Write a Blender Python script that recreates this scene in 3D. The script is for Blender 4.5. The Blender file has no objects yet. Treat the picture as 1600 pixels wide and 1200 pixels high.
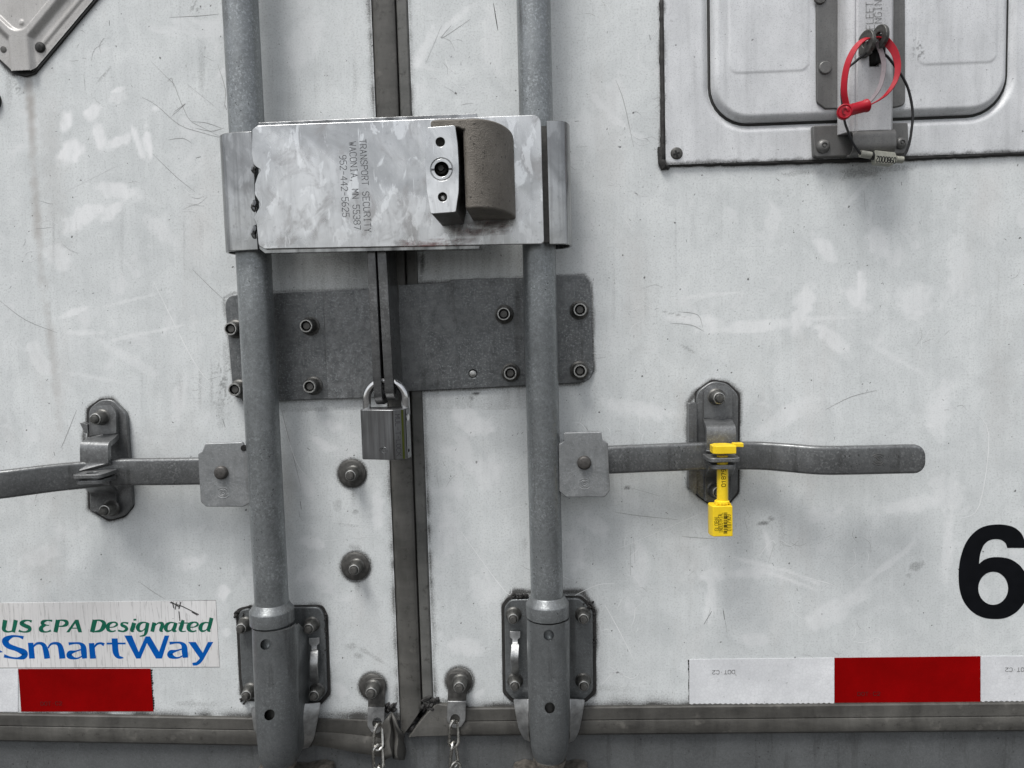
import bpy, bmesh, math, random
import numpy as np
from mathutils import Vector, Matrix
from mathutils.geometry import tessellate_polygon
random.seed(11); rng = np.random.default_rng(5)
S = bpy.context.scene; COL = S.collection
R_ = math.radians

# ------------------------------------------------------------------ camera
F = 1156.0                      # focal length in pixels of the 1600 x 1200 photograph
D = 0.80                        # camera to door, metres
CZ = 1.62                       # camera height above the ground
yaw, pitch, roll = R_(2.088), R_(3.978), R_(1.620)
right = Vector((math.cos(yaw), math.sin(yaw), 0))
fh = Vector((-math.sin(yaw), math.cos(yaw), 0))
fw = fh*math.cos(pitch) - Vector((0, 0, 1))*math.sin(pitch)
up = Vector((0, 0, 1))*math.cos(pitch) + fh*math.sin(pitch)
r2 = right*math.cos(roll) - up*math.sin(roll)
u2 = up*math.cos(roll) + right*math.sin(roll)
CAM = Vector((0, -D, CZ))
cd = bpy.data.cameras.new('camera'); cam = bpy.data.objects.new('camera', cd); COL.objects.link(cam)
Mx = Matrix((r2, u2, -fw)).transposed().to_4x4(); Mx.translation = CAM
cam.matrix_world = Mx
cd.sensor_fit = 'HORIZONTAL'; cd.sensor_width = 36.0; cd.lens = 36.0*F/1600.0
cd.clip_start = 0.02; cd.clip_end = 500
S.camera = cam

# ------------------------------------------------------------------ world, sun, exposure
W = bpy.data.worlds.new('World'); S.world = W; W.use_nodes = True
wn = W.node_tree; wn.nodes.clear()
sky = wn.nodes.new('ShaderNodeTexSky'); sky.sky_type = 'NISHITA'; sky.sun_disc = False
SUN_EL, SUN_AZ = R_(64), R_(214)          # azimuth clockwise from north (+y): behind the camera, a little to the left
sky.sun_elevation = SUN_EL; sky.sun_rotation = SUN_AZ
sky.air_density = 1.0; sky.dust_density = 3.0; sky.ozone_density = 1.0
hs = wn.nodes.new('ShaderNodeHueSaturation'); hs.inputs['Saturation'].default_value = 0.22
bg = wn.nodes.new('ShaderNodeBackground'); bg.inputs['Strength'].default_value = 0.105
wo = wn.nodes.new('ShaderNodeOutputWorld')
wn.links.new(sky.outputs[0], hs.inputs['Color']); wn.links.new(hs.outputs[0], bg.inputs[0]); wn.links.new(bg.outputs[0], wo.inputs[0])
sd = bpy.data.lights.new('sun', 'SUN'); sd.energy = 1.5; sd.angle = R_(20); sd.color = (1, .985, .96)
sun = bpy.data.objects.new('sun', sd); COL.objects.link(sun)
sdir = Vector((math.sin(SUN_AZ)*math.cos(SUN_EL), math.cos(SUN_AZ)*math.cos(SUN_EL), math.sin(SUN_EL)))
sun.rotation_euler = sdir.to_track_quat('Z', 'Y').to_euler(); sun.location = (0, -2, 4)
vs = S.view_settings
S.display_settings.display_device = 'sRGB'; vs.view_transform = 'Standard'; vs.look = 'None'; vs.gamma = 1; vs.use_curve_mapping = False
vs.exposure = 0.82

# ------------------------------------------------------------------ measuring
def P(x, y, d=0.0):
    """pixel of the 1600 x 1200 photograph -> world point on the plane d millimetres in front of the door"""
    v = r2*((x-800)/F) - u2*((y-600)/F) + fw
    k = (D - d/1000.0)/v.y
    return CAM + v*k
def UV(x, y, d=0.0):
    p = P(x, y, d); return (p.x*1000, p.z*1000)        # millimetres across and up
def pxs(d=0.0): return F/(D*1000-d)                    # pixels per millimetre
def W3(u, v, d): return Vector((u/1000, -d/1000, v/1000))
def project(X, Y, Z):
    rx, ry, rz = X-CAM.x, Y-CAM.y, Z-CAM.z
    a = rx*r2.x+ry*r2.y+rz*r2.z; b = rx*u2.x+ry*u2.y+rz*u2.z; c = rx*fw.x+ry*fw.y+rz*fw.z
    return 800+F*a/c, 600-F*b/c

# ------------------------------------------------------------------ mesh building
def catmull(pts, n=6, closed=False):
    pts = [tuple(p) for p in pts]; m = len(pts); out = []
    rngk = range(m) if closed else range(m-1)
    for i in rngk:
        if closed: p0, p1, p2, p3 = pts[(i-1) % m], pts[i], pts[(i+1) % m], pts[(i+2) % m]
        else: p0, p1, p2, p3 = pts[max(i-1, 0)], pts[i], pts[i+1], pts[min(i+2, m-1)]
        for k in range(n):
            t = k/n
            out.append(tuple(.5*((2*b)+(-a+c)*t+(2*a-5*b+4*c-e)*t*t+(-a+3*b-3*c+e)*t**3) for a, b, c, e in zip(p0, p1, p2, p3)))
    if not closed: out.append(pts[-1])
    return out
def rc(pts, r, n=5):
    """round the corners of a polygon; r one radius or one for each corner"""
    out = []; m = len(pts)
    for i, p in enumerate(pts):
        rr = r[i] if isinstance(r, (list, tuple)) else r
        a = Vector(pts[i-1]); b = Vector(p); c = Vector(pts[(i+1) % m])
        d1 = (a-b); d2 = (c-b); l1 = d1.length; l2 = d2.length
        if rr <= 0 or l1 < 1e-6 or l2 < 1e-6: out.append(tuple(b)); continue
        d1 /= l1; d2 /= l2; ang = d1.angle(d2)
        t = min(rr/max(math.tan(ang/2), .05), l1*.49, l2*.49)
        s = b+d1*t; e = b+d2*t
        for k in range(n+1):
            q = k/n; out.append(tuple(s*(1-q)**2+b*2*q*(1-q)+e*q*q))
    return out
class MB:
    def __init__(s): s.b = bmesh.new()
    def prism(s, pts, d0, d1):
        """polygon in (u, v) mm, from depth d0 (back) to d1 (front)"""
        b = s.b
        ar = sum(pts[i-1][0]*pts[i][1]-pts[i][0]*pts[i-1][1] for i in range(len(pts)))
        if ar < 0: pts = pts[::-1]
        f = [b.verts.new(W3(p[0], p[1], d1)) for p in pts]; k = [b.verts.new(W3(p[0], p[1], d0)) for p in pts]
        b.faces.new(f); b.faces.new(k[::-1]); n = len(pts)
        for i in range(n): b.faces.new((f[i], k[i], k[(i+1) % n], f[(i+1) % n]))
        return s
    def pprism(s, px, d0, d1, r=0, n=5):
        """the same from photograph pixels seen at the front depth"""
        return s.prism(rc([UV(x, y, d1) for x, y in px], r, n), d0, d1)
    def sheet(s, pts, d):
        t = tessellate_polygon([[Vector((p[0], p[1], 0)) for p in pts]])
        v = [s.b.verts.new(W3(p[0], p[1], d)) for p in pts]
        for a, c, e in t:
            A, C_, E_ = pts[a], pts[c], pts[e]
            cr = (C_[0]-A[0])*(E_[1]-A[1])-(C_[1]-A[1])*(E_[0]-A[0])
            if abs(cr) < 1e-9: continue
            try: s.b.faces.new((v[a], v[c], v[e]) if cr > 0 else (v[a], v[e], v[c]))
            except ValueError: pass
        return s
    def holed(s, outer, holes, d):
        loops = [[Vector((p[0], p[1], 0)) for p in outer]]+[[Vector((p[0], p[1], 0)) for p in h] for h in holes]
        flat = [p for l in loops for p in l]
        v = [s.b.verts.new(W3(p.x, p.y, d)) for p in flat]
        for a, c, e in tessellate_polygon(loops):
            A, C_, E_ = flat[a], flat[c], flat[e]
            cr = (C_.x-A.x)*(E_.y-A.y)-(C_.y-A.y)*(E_.x-A.x)
            if abs(cr) < 1e-9: continue
            s.b.faces.new((v[a], v[c], v[e]) if cr > 0 else (v[a], v[e], v[c]))
        return s
    def box(s, u0, u1, v0, v1, d0, d1): return s.prism([(u0, v0), (u1, v0), (u1, v1), (u0, v1)], d0, d1)
    def extrude_v(s, prof, v0, v1, shift=(0, 0)):
        """closed profile in (u, d), run from height v0 to v1; the top may be shifted"""
        b = s.b; n = len(prof)
        lo = [b.verts.new(W3(u, v0, d)) for u, d in prof]; hi = [b.verts.new(W3(u+shift[0], v1, d+shift[1])) for u, d in prof]
        ar = sum(prof[i-1][0]*prof[i][1]-prof[i][0]*prof[i-1][1] for i in range(n))
        q = [b.faces.new(hi), b.faces.new(lo[::-1])]
        for i in range(n): q.append(b.faces.new((lo[i], lo[(i+1) % n], hi[(i+1) % n], hi[i])))
        if ar > 0:
            for f in q: f.normal_flip()
        return s
    def extrude_u(s, prof, u0, u1, dv=0.0):
        """closed profile in (v, d), run from u0 to u1"""
        b = s.b; n = len(prof)
        lo = [b.verts.new(W3(u0, v, d)) for v, d in prof]; hi = [b.verts.new(W3(u1, v+dv, d)) for v, d in prof]
        b.faces.new(hi); b.faces.new(lo[::-1])
        for i in range(n): b.faces.new((lo[i], lo[(i+1) % n], hi[(i+1) % n], hi[i]))
        bmesh.ops.recalc_face_normals(b, faces=b.faces)
        return s
    def lathe(s, c, prof, axis=(0, -1, 0), n=32):
        """prof: (radius, height) mm along the axis from c (world point)"""
        b = s.b; ax = Vector(axis).normalized(); q = ax.to_track_quat('Z', 'Y'); X = q @ Vector((1, 0, 0)); Y = q @ Vector((0, 1, 0))
        rings = []
        for r, h in prof:
            o = c+ax*(h/1000)
            if r < 1e-6: rings.append([b.verts.new(o)])
            else: rings.append([b.verts.new(o+(X*math.cos(2*math.pi*i/n)+Y*math.sin(2*math.pi*i/n))*(r/1000)) for i in range(n)])
        for A, B in zip(rings, rings[1:]):
            for i in range(n):
                j = (i+1) % n
                if len(A) == 1 and len(B) == 1: continue
                if len(A) == 1: b.faces.new((A[0], B[i], B[j]))
                elif len(B) == 1: b.faces.new((A[i], A[j], B[0]))
                else: b.faces.new((A[i], A[j], B[j], B[i]))
        return s
    def cyl(s, a, c, r, n=32, r1=None):
        a, c = Vector(a), Vector(c); L = (c-a).length*1000; r1 = r if r1 is None else r1
        return s.lathe(a, [(0, 0), (r, 0), (r1, L), (0, L)], (c-a), n)
    def tube(s, pts, r, n=10, closed=False):
        b = s.b; pts = [Vector(p) for p in pts]; m = len(pts); rings = []; prev = None
        for i, p in enumerate(pts):
            if closed: t = (pts[(i+1) % m]-pts[i-1]).normalized()
            else: t = (pts[min(i+1, m-1)]-pts[max(i-1, 0)]).normalized()
            if prev is None: x = t.orthogonal().normalized()
            else: x = (prev-t*prev.dot(t)).normalized()
            prev = x; y = t.cross(x); rr = (r[i] if isinstance(r, (list, tuple)) else r)/1000
            rings.append([b.verts.new(p+(x*math.cos(2*math.pi*k/n)+y*math.sin(2*math.pi*k/n))*rr) for k in range(n)])
        for i in range(m if closed else m-1):
            A, B = rings[i], rings[(i+1) % m]
            off = 0
            if closed and i == m-1:
                off = min(range(n), key=lambda o: (A[0].co-B[o].co).length)
            for k in range(n): b.faces.new((A[k], A[(k+1) % n], B[(k+1+off) % n], B[(k+off) % n]))
        if not closed: b.faces.new(rings[0][::-1]); b.faces.new(rings[-1])
        return s
    def strap(s, pts, wid, th, wdir, rad=0.0):
        """flat bar swept along pts: width (mm, or one per point) along wdir (or one per point), thickness th"""
        b = s.b; pts = [Vector(p) for p in pts]; m = len(pts); R = []
        for i, p in enumerate(pts):
            t = (pts[min(i+1, m-1)]-pts[max(i-1, 0)]).normalized()
            w = Vector(wdir[i] if isinstance(wdir[0], (list, tuple, Vector)) else wdir); w = (w-t*w.dot(t)).normalized(); nn = t.cross(w)
            ww = (wid[i] if isinstance(wid, (list, tuple)) else wid)/2000; hh = th/2000
            if rad:
                q = rad/1000; sec = []
                for a, c, st in ((1, 1, 90), (-1, 1, 180), (-1, -1, 270), (1, -1, 360)):
                    for k in range(5):
                        an = R_(st-90+k*22.5); sec.append((a*(ww-q)+q*math.cos(an), c*(hh-q)+q*math.sin(an)))
            else: sec = [(a*ww, c*hh) for a, c in ((1, 1), (-1, 1), (-1, -1), (1, -1))]
            R.append([b.verts.new(p+w*a+nn*c) for a, c in sec])
        ns = len(R[0])
        for A, B in zip(R, R[1:]):
            for k in range(ns): b.faces.new((A[k], A[(k+1) % ns], B[(k+1) % ns], B[k]))
        b.faces.new(R[0][::-1]); b.faces.new(R[-1]); bmesh.ops.recalc_face_normals(b, faces=b.faces)
        return s
    def stroke(s, pts, d, dd=0.0):
        """flat ribbon in the (u, v) plane; pts (u, v, width)"""
        b = s.b; L = []; m = len(pts)
        for i, (x, y, w) in enumerate(pts):
            a = pts[max(i-1, 0)]; c = pts[min(i+1, m-1)]; tx, ty = c[0]-a[0], c[1]-a[1]; l = math.hypot(tx, ty) or 1
            nx, ny = -ty/l, tx/l
            L.append((b.verts.new(W3(x+nx*w/2, y+ny*w/2, d)), b.verts.new(W3(x-nx*w/2, y-ny*w/2, d))))
        for (a, c), (e, f) in zip(L, L[1:]): b.faces.new((a, c, f, e))
        return s
    def xform(s, M): bmesh.ops.transform(s.b, matrix=M, verts=s.b.verts); return s

def thing(name, label, cat, loc, group=None):
    o = bpy.data.objects.new(name, None); COL.objects.link(o); o.location = loc; o.empty_display_size = .02
    o['label'] = label; o['category'] = cat
    if group: o['group'] = group
    return o
def origin_of(o):
    p = Vector(o.location)
    while o.parent: o = o.parent; p += Vector(o.location)
    return p
def obj(name, mb, mat, parent=None, bev=0.0, seg=2, sharp=32, cutters=(), label=None, recalc=True):
    b = mb.b
    if recalc: bmesh.ops.recalc_face_normals(b, faces=b.faces)
    vs_ = [v.co for v in b.verts]
    lo = Vector([min(v[i] for v in vs_) for i in range(3)]); hi = Vector([max(v[i] for v in vs_) for i in range(3)]); c = (lo+hi)/2
    bmesh.ops.translate(b, verts=b.verts, vec=-c)
    for e in b.edges:
        if len(e.link_faces) == 2: e.smooth = e.calc_face_angle(0) < R_(sharp)
    for f in b.faces: f.smooth = True
    me = bpy.data.meshes.new(name); b.to_mesh(me); b.free()
    o = bpy.data.objects.new(name, me); COL.objects.link(o); me.materials.append(mat)
    if parent: o.parent = parent; o.location = c-origin_of(parent)
    else: o.location = c
    if cutters:
        dg = None; tmp = []
        for cm in cutters:
            bmesh.ops.recalc_face_normals(cm.b, faces=cm.b.faces)
            m2 = bpy.data.meshes.new('cut'); bmesh.ops.translate(cm.b, verts=cm.b.verts, vec=-c+origin_of(o)); cm.b.to_mesh(m2); cm.b.free()
            c2 = bpy.data.objects.new('cut', m2); COL.objects.link(c2); tmp.append(c2)
            md = o.modifiers.new('cut', 'BOOLEAN'); md.object = c2; md.operation = 'DIFFERENCE'; md.solver = 'EXACT'
        bpy.context.view_layer.update(); dg = bpy.context.evaluated_depsgraph_get()
        nm = bpy.data.meshes.new_from_object(o.evaluated_get(dg)); o.modifiers.clear(); nm.name = name; o.data = nm
        for c2 in tmp: bpy.data.objects.remove(c2)
        bb = bmesh.new(); bb.from_mesh(nm)
        for e in bb.edges:
            if len(e.link_faces) == 2: e.smooth = e.calc_face_angle(0) < R_(sharp)
        for f in bb.faces: f.smooth = True
        bb.to_mesh(nm); bb.free()
    if bev:
        md = o.modifiers.new('edge', 'BEVEL'); md.width = bev/1000; md.segments = seg; md.limit_method = 'ANGLE'; md.angle_limit = R_(38); md.harden_normals = True
    if label: o['label'] = label
    return o
def copy_tree(root, delta, label=None, rz=0):
    c = root.copy(); COL.objects.link(c); c.location = Vector(root.location)+Vector(delta)
    if label: c['label'] = label
    for ch in list(root.children):
        k = ch.copy(); COL.objects.link(k); k.parent = c
        for g in list(ch.children):
            q = g.copy(); COL.objects.link(q); q.parent = k
    return c

# ------------------------------------------------------------------ materials
class N:
    def __init__(s, name):
        s.m = bpy.data.materials.new(name); s.m.use_nodes = True; s.t = s.m.node_tree; s.t.nodes.clear()
        s.out = s.n('ShaderNodeOutputMaterial'); s.p = s.n('ShaderNodeBsdfPrincipled'); s.l(s.p.outputs[0], s.out.inputs[0])
        s.tc = s.n('ShaderNodeTexCoord').outputs['Object']
    def n(s, t): return s.t.nodes.new(t)
    def l(s, a, b): s.t.links.new(a, b)
    def setv(s, sock, v):
        if isinstance(v, bpy.types.NodeSocket): s.l(v, sock)
        else: sock.default_value = v
    def map(s, scale=(1, 1, 1), rot=(0, 0, 0), src=None):
        m = s.n('ShaderNodeMapping'); m.inputs['Scale'].default_value = scale; m.inputs['Rotation'].default_value = rot; s.l(src or s.tc, m.inputs[0]); return m.outputs[0]
    def noise(s, scale, detail=3, rough=.55, vec=None, dist=0.0):
        q = s.n('ShaderNodeTexNoise'); q.inputs['Scale'].default_value = scale; q.inputs['Detail'].default_value = detail
        q.inputs['Roughness'].default_value = rough; q.inputs['Distortion'].default_value = dist; s.l(vec or s.tc, q.inputs['Vector']); return q.outputs[0]
    def voro(s, scale, out='Color', vec=None, feat='F1'):
        q = s.n('ShaderNodeTexVoronoi'); q.feature = feat; q.inputs['Scale'].default_value = scale; s.l(vec or s.tc, q.inputs['Vector']); return q.outputs[out]
    def rng(s, v, a, b, c=0.0, d=1.0, smooth=False):
        q = s.n('ShaderNodeMapRange'); q.clamp = True
        if smooth: q.interpolation_type = 'SMOOTHSTEP'
        s.l(v, q.inputs[0])
        for i, x in enumerate((a, b, c, d)): q.inputs[i+1].default_value = x
        return q.outputs[0]
    def mth(s, op, a, b=0.0):
        q = s.n('ShaderNodeMath'); q.operation = op; s.setv(q.inputs[0], a); s.setv(q.inputs[1], b); return q.outputs[0]
    def mix(s, f, a, b, mode='MIX'):
        q = s.n('ShaderNodeMix'); q.data_type = 'RGBA'; q.blend_type = mode; s.setv(q.inputs[0], f)
        for i, x in ((6, a), (7, b)):
            if isinstance(x, (tuple, list)): x = (*x, 1) if len(x) == 3 else x
            s.setv(q.inputs[i], x)
        return q.outputs[2]
    def bump(s, h, strength=.3, dist=.001, prev=None):
        q = s.n('ShaderNodeBump'); q.inputs['Strength'].default_value = strength; q.inputs['Distance'].default_value = dist; s.l(h, q.inputs['Height'])
        if prev: s.l(prev, q.inputs['Normal'])
        return q.outputs[0]
    def done(s, col, rough, metal=0.0, nrm=None, spec=None, coat=None):
        c = s.p.inputs
        if isinstance(col, (tuple, list)): col = (*col, 1)
        s.setv(c['Base Color'], col); s.setv(c['Roughness'], rough); s.setv(c['Metallic'], metal)
        if nrm: s.l(nrm, c['Normal'])
        if spec is not None: c['Specular IOR Level'].default_value = spec
        if coat: c['Coat Weight'].default_value = coat; c['Coat Roughness'].default_value = .15
        return s.m
def g(v, t=0.0): return (v*(.985+1.5*t), v, v*(1.005-.6*t))

def galv(name, lo, hi, metal=.55, rough=(.42, .6), spang=220, tint=0.0, stain=.5, fk_=.75, wear=0.0):
    """hot-dip galvanised steel: fine spangle, cloudy patches, dirt specks and runs"""
    s = N(name)
    cl = s.noise(26, 4, .6, s.map((1, 1, .55)))
    sp = s.n('ShaderNodeSeparateColor'); s.l(s.voro(spang), sp.inputs[0])
    fine = s.noise(650, 3, .7)
    f = s.mth('ADD', s.mth('MULTIPLY', s.rng(cl, .32, .68), .45), s.mth('ADD', s.mth('MULTIPLY', sp.outputs[0], .22), s.mth('MULTIPLY', s.rng(fine, .3, .7), .42)))
    col = s.mix(f, g(lo, tint), g(hi, tint))
    fk = s.noise(430, 3, .65); col = s.mix(s.mth('MULTIPLY', s.rng(fk, .53, .62), s.rng(s.noise(18, 3), .38, .6, .12*fk_, fk_)), col, g(hi*1.8, tint))
    run = s.noise(60, 5, .65, s.map((1, 1, .12)))
    col = s.mix(s.rng(run, .56, .72, 0, stain), col, (lo*.42, lo*.41, lo*.39))
    spk = s.noise(420, 2, .5); msk = s.noise(30, 2)
    col = s.mix(s.mth('MULTIPLY', s.rng(spk, .66, .7), s.rng(msk, .5, .62, 0, .8)), col, (.018, .017, .016))
    if wear:
        pt = s.n('ShaderNodeNewGeometry').outputs['Pointiness']
        col = s.mix(s.mth('MULTIPLY', s.rng(pt, .515, .58), s.rng(s.noise(120, 4, .7), .35, .6, wear*.3, wear)), col, g(.42, .005))
        col = s.mix(s.mth('MULTIPLY', s.rng(s.noise(45, 5, .7), .55, .68), wear*.35), col, g(hi*1.8))
    rg = s.rng(s.noise(90, 4, .6), .3, .7, *rough)
    nb = s.bump(fine, .25, .0003); nb = s.bump(s.noise(110, 4, .6), .25, .0012, nb)
    return s.done(col, rg, metal, nb)
def plain(name, col, rough=.5, metal=0.0, var=.25, sc=60, bmp=.2, bsc=300, spec=None, dirt=.4):
    s = N(name); n1 = s.noise(sc, 4, .6)
    c = s.mix(s.rng(n1, .3, .7), tuple(x*(1-var) for x in col), tuple(min(1, x*(1+var)) for x in col))
    d = s.noise(sc*3.3, 5, .7)
    c = s.mix(s.rng(d, .58, .72, 0, dirt), c, tuple(x*.35 for x in col))
    return s.done(c, s.rng(n1, .3, .7, rough*.8, min(1, rough*1.2)), metal, s.bump(s.noise(bsc, 3, .6), bmp, .0005), spec)

M = {}
M['rod'] = galv('galvanised_tube', .13, .30, .55, (.28, .42), 300, -.03, .65, .38)
M['housing'] = galv('galvanised_cast_housing', .11, .22, .55, (.30, .46), 320, -.025, .6, .3)
M['plate'] = galv('galvanised_plate', .042, .14, .55, (.36, .5), 240, -.03, .75, .95, .35)
M['bracket'] = galv('galvanised_bracket', .13, .26, .5, (.38, .54), 230, -.025, .5, .4, .7)
M['forged'] = galv('dark_forged_steel', .07, .165, .55, (.28, .42), 300, -.01, .75, .5, .35)
M['fin'] = galv('worn_dark_steel', .035, .15, .65, (.24, .42), 160, .0, .9, .5, .25)
M['bolt'] = plain('bolt_steel', (.105, .104, .098), .45, .7, .35, 300, .25, 900, None, .5)
M['bolt_bright'] = plain('bright_worn_bolt', (.40, .40, .385), .38, .85, .3, 400, .25, 900, None, .5)
M['bolt_dark'] = plain('dark_washer', (.085, .083, .078), .5, .5, .35, 200, .25, 700, None, .4)
M['pin'] = plain('pivot_pin', (.085, .08, .075), .5, .5, .3, 300, .3, 900)
M['rubber'] = plain('black_rubber', (.012, .012, .011), .6, 0, .4, 200, .6, 500)
M['caulk'] = plain('dirty_caulk', (.02, .019, .018), .7, 0, .5, 300, 1.0, 260, None, .7)
M['hole'] = plain('dark_hollow', (.004, .004, .004), .8, 0, .2)
M['ink'] = plain('black_ink', (.003, .0035, .005), .6, 0, .2, 80, .05, 500, .12, 0)
M['faint_ink'] = plain('faint_printing', (.16, .16, .16), .5, 0, .2)
M['dark_red_ink'] = plain('dark_red_printing', (.075, .002, .002), .5, 0, .2)
M['yellow'] = plain('yellow_plastic', (.80, .56, .016), .36, 0, .06, 120, .1, 500, None, .1)
M['red'] = plain('red_plastic', (.33, .003, .014), .4, 0, .12, 120, .1, 500, .3, .2)
M['faded'] = plain('faded_grey_strap', (.17, .14, .15), .5, 0, .15)
M['cable'] = plain('black_cable', (.012, .012, .013), .4, .2, .3, 400, .4, 1200)
M['bone'] = plain('grey_plastic', (.27, .27, .23), .5, 0, .2, 300, .3, 800, None, .4)
M['chain'] = plain('zinc_chain', (.48, .47, .44), .26, 1, .25, 300, .2, 900, None, .4)
M['shoe'] = plain('rusty_keeper', (.22, .20, .175), .38, .75, .5, 180, .8, 260, None, .8)
M['alu'] = plain('worn_bright_steel', (.36, .365, .365), .40, .75, .3, 130, .35, 600, None, .5)
M['chrome'] = plain('shackle_chrome', (.62, .62, .62), .13, 1, .12, 200, .05, 900, None, .15)
M['green'] = plain('faded_green_ink', (.010, .115, .072), .55, 0, .12, 90, .05, 500, .1, .05)
M['blue'] = plain('blue_ink', (.001, .085, .36), .55, 0, .1, 90, .05, 500, .08, .05)
M['scratch_dark'] = plain('scratch_line', (.20, .20, .195), .6, 0, .3, 200)
M['scratch_black'] = plain('black_scuff', (.035, .034, .033), .7, 0, .4, 200)
M['scratch_light'] = plain('pale_scratch', (.74, .75, .75), .5, 0, .1)

def gasket_mat(name, lo, hi):
    s = N(name); a = s.noise(34, 5, .65, s.map((1, 1, .25))); b = s.noise(34, 5, .65, s.map((.25, 1, 1)))
    f = s.rng(s.mth('MULTIPLY', s.mth('ADD', a, b), .5), .38, .64); c = s.mix(f, lo, hi)
    c = s.mix(s.rng(s.noise(130, 5, .7), .57, .7, 0, .75), c, (.02, .018, .015))
    c = s.mix(s.rng(s.noise(70, 3, .6), .62, .75, 0, .3), c, (.2, .19, .17))
    return s.done(c, .62, 0, s.bump(s.noise(240, 4, .6), .35, .0008))
M['gasket'] = gasket_mat('rubber_gasket_brown', (.042, .041, .037), (.105, .102, .094))
M['gasket_grey'] = gasket_mat('rubber_gasket_grey', (.06, .061, .057), (.135, .134, .126))
M['rail'] = gasket_mat('rubber_rail', (.028, .0265, .0235), (.086, .083, .075))
M['sill'] = galv('sill_steel', .07, .14, .2, (.5, .65), 420, -.02, .6, .15)

def paint(name, attr=True):
    """weathered white door paint; the grime_and_shade attribute holds where dirt, painted shade, wipe marks and rust runs lie"""
    s = N(name)
    big = s.noise(5.5, 4, .6, None, .6); mid = s.noise(28, 5, .65, None, .8)
    gr = s.noise(520, 3, .75); gr2 = s.noise(330, 4, .75, s.map((1, 1, .45)))
    st = s.noise(120, 4, .6, s.map((1, 1, .04)))
    f = s.mth('ADD', s.mth('MULTIPLY', s.rng(big, .3, .7), .34), s.mth('ADD', s.mth('MULTIPLY', s.rng(mid, .3, .72), .46), s.mth('MULTIPLY', s.rng(st, .3, .7), .2)))
    c = s.mix(f, (.495, .518, .520), (.725, .748, .746))
    c = s.mix(s.rng(gr, .50, .68, 0, .5), c, (.30, .305, .305))
    c = s.mix(s.rng(gr2, .58, .76, 0, .35), c, (.30, .305, .305))
    c = s.mix(s.rng(s.noise(11, 4, .6, s.map((1, 1, .4))), .58, .78, 0, .3), c, (.50, .47, .455))
    hs_ = s.noise(700, 3, .7, s.map((1, 1, .03))); c = s.mix(s.mth('MULTIPLY', s.rng(hs_, .58, .72), s.rng(s.noise(12, 3), .45, .65, 0, .35)), c, (.36, .36, .355))
    # swirled hand and cloth wipes
    wv = s.noise(9, 3, .5, None, 2.5); w2 = s.noise(16, 5, .6, s.map((1, 1, 1), (0, .6, 0)), 1.5)
    c = s.mix(s.mth('MULTIPLY', s.rng(wv, .55, .6), s.rng(w2, .5, .62, 0, .5)), c, (.70, .71, .715))
    # specks
    sk = s.noise(210, 2, .4)
    c = s.mix(s.rng(sk, .735, .75, 0, .85), c, (.05, .05, .05))
    if attr:
        at = s.n('ShaderNodeAttribute'); at.attribute_name = 'grime_and_shade'; sp = s.n('ShaderNodeSeparateColor'); s.l(at.outputs['Color'], sp.inputs[0])
        r_, g_, b_ = sp.outputs[0], sp.outputs[1], sp.outputs[2]
        c = s.mix(s.mth('MULTIPLY', g_, s.rng(s.noise(70, 6, .75, s.map((1, 1, .35), (0, .7, 0))), .34, .56, .45, 1)), c, (.82, .825, .83))
        brk = s.noise(620, 4, .8)
        c = s.mix(s.mth('MULTIPLY', b_, 1.0), c, (.30, .27, .245))
        dm = s.mth('ADD', r_, s.mth('MULTIPLY', s.mth('SUBTRACT', brk, .5), s.mth('MULTIPLY', s.rng(r_, .02, .3), 1.5)))
        c = s.mix(s.rng(dm, .12, .85, 0, .95), c, (.045, .043, .040))
    nb = s.bump(gr2, .12, .0004); nb = s.bump(s.noise(14, 3, .5), .12, .003, nb)
    return s.done(c, s.rng(mid, .3, .7, .36, .52), 0.0, nb, .45)
M['paint'] = paint('weathered_white_paint')
def hatch_mat(name, a, b, metal):
    s = N(name); n1 = s.noise(30, 5, .65, s.map((1, 1, .6))); c = s.mix(s.rng(n1, .3, .7), a, b)
    c = s.mix(s.rng(s.noise(800, 2, .6), .52, .74, 0, .5), c, (a[0]*.5, a[1]*.5, a[2]*.5))
    c = s.mix(s.rng(s.noise(170, 3, .5), .74, .76, 0, .7), c, (.05, .05, .05))
    st = s.noise(150, 4, .6, s.map((1, 1, .06))); c = s.mix(s.rng(st, .5, .75, 0, .3), c, (a[0]*.6, a[1]*.6, a[2]*.6))
    at = s.n('ShaderNodeAttribute'); at.attribute_name = 'grime_and_shade'; sp = s.n('ShaderNodeSeparateColor'); s.l(at.outputs['Color'], sp.inputs[0])
    brk = s.noise(620, 4, .8)
    dm = s.mth('ADD', sp.outputs[0], s.mth('MULTIPLY', s.mth('SUBTRACT', brk, .5), s.mth('MULTIPLY', s.rng(sp.outputs[0], .02, .3), 1.3)))
    c = s.mix(s.rng(dm, .12, .85, 0, .95), c, (.03, .029, .027))
    nb = s.bump(s.noise(60, 4, .6), .12, .0015); nb = s.bump(s.noise(700, 2), .2, .0003, nb)
    return s.done(c, .42, metal, nb)
M['hatch'] = hatch_mat('satin_hatch_paint', (.52, .53, .54), (.68, .69, .70), .12)
M['placard'] = hatch_mat('placard_aluminium', (.36, .35, .335), (.48, .47, .455), .25)
M['latch'] = hatch_mat('latch_steel', (.42, .42, .425), (.58, .58, .585), .35)
M['latch_dark'] = hatch_mat('latch_base_steel', (.10, .099, .096), (.165, .163, .158), .35)

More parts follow.
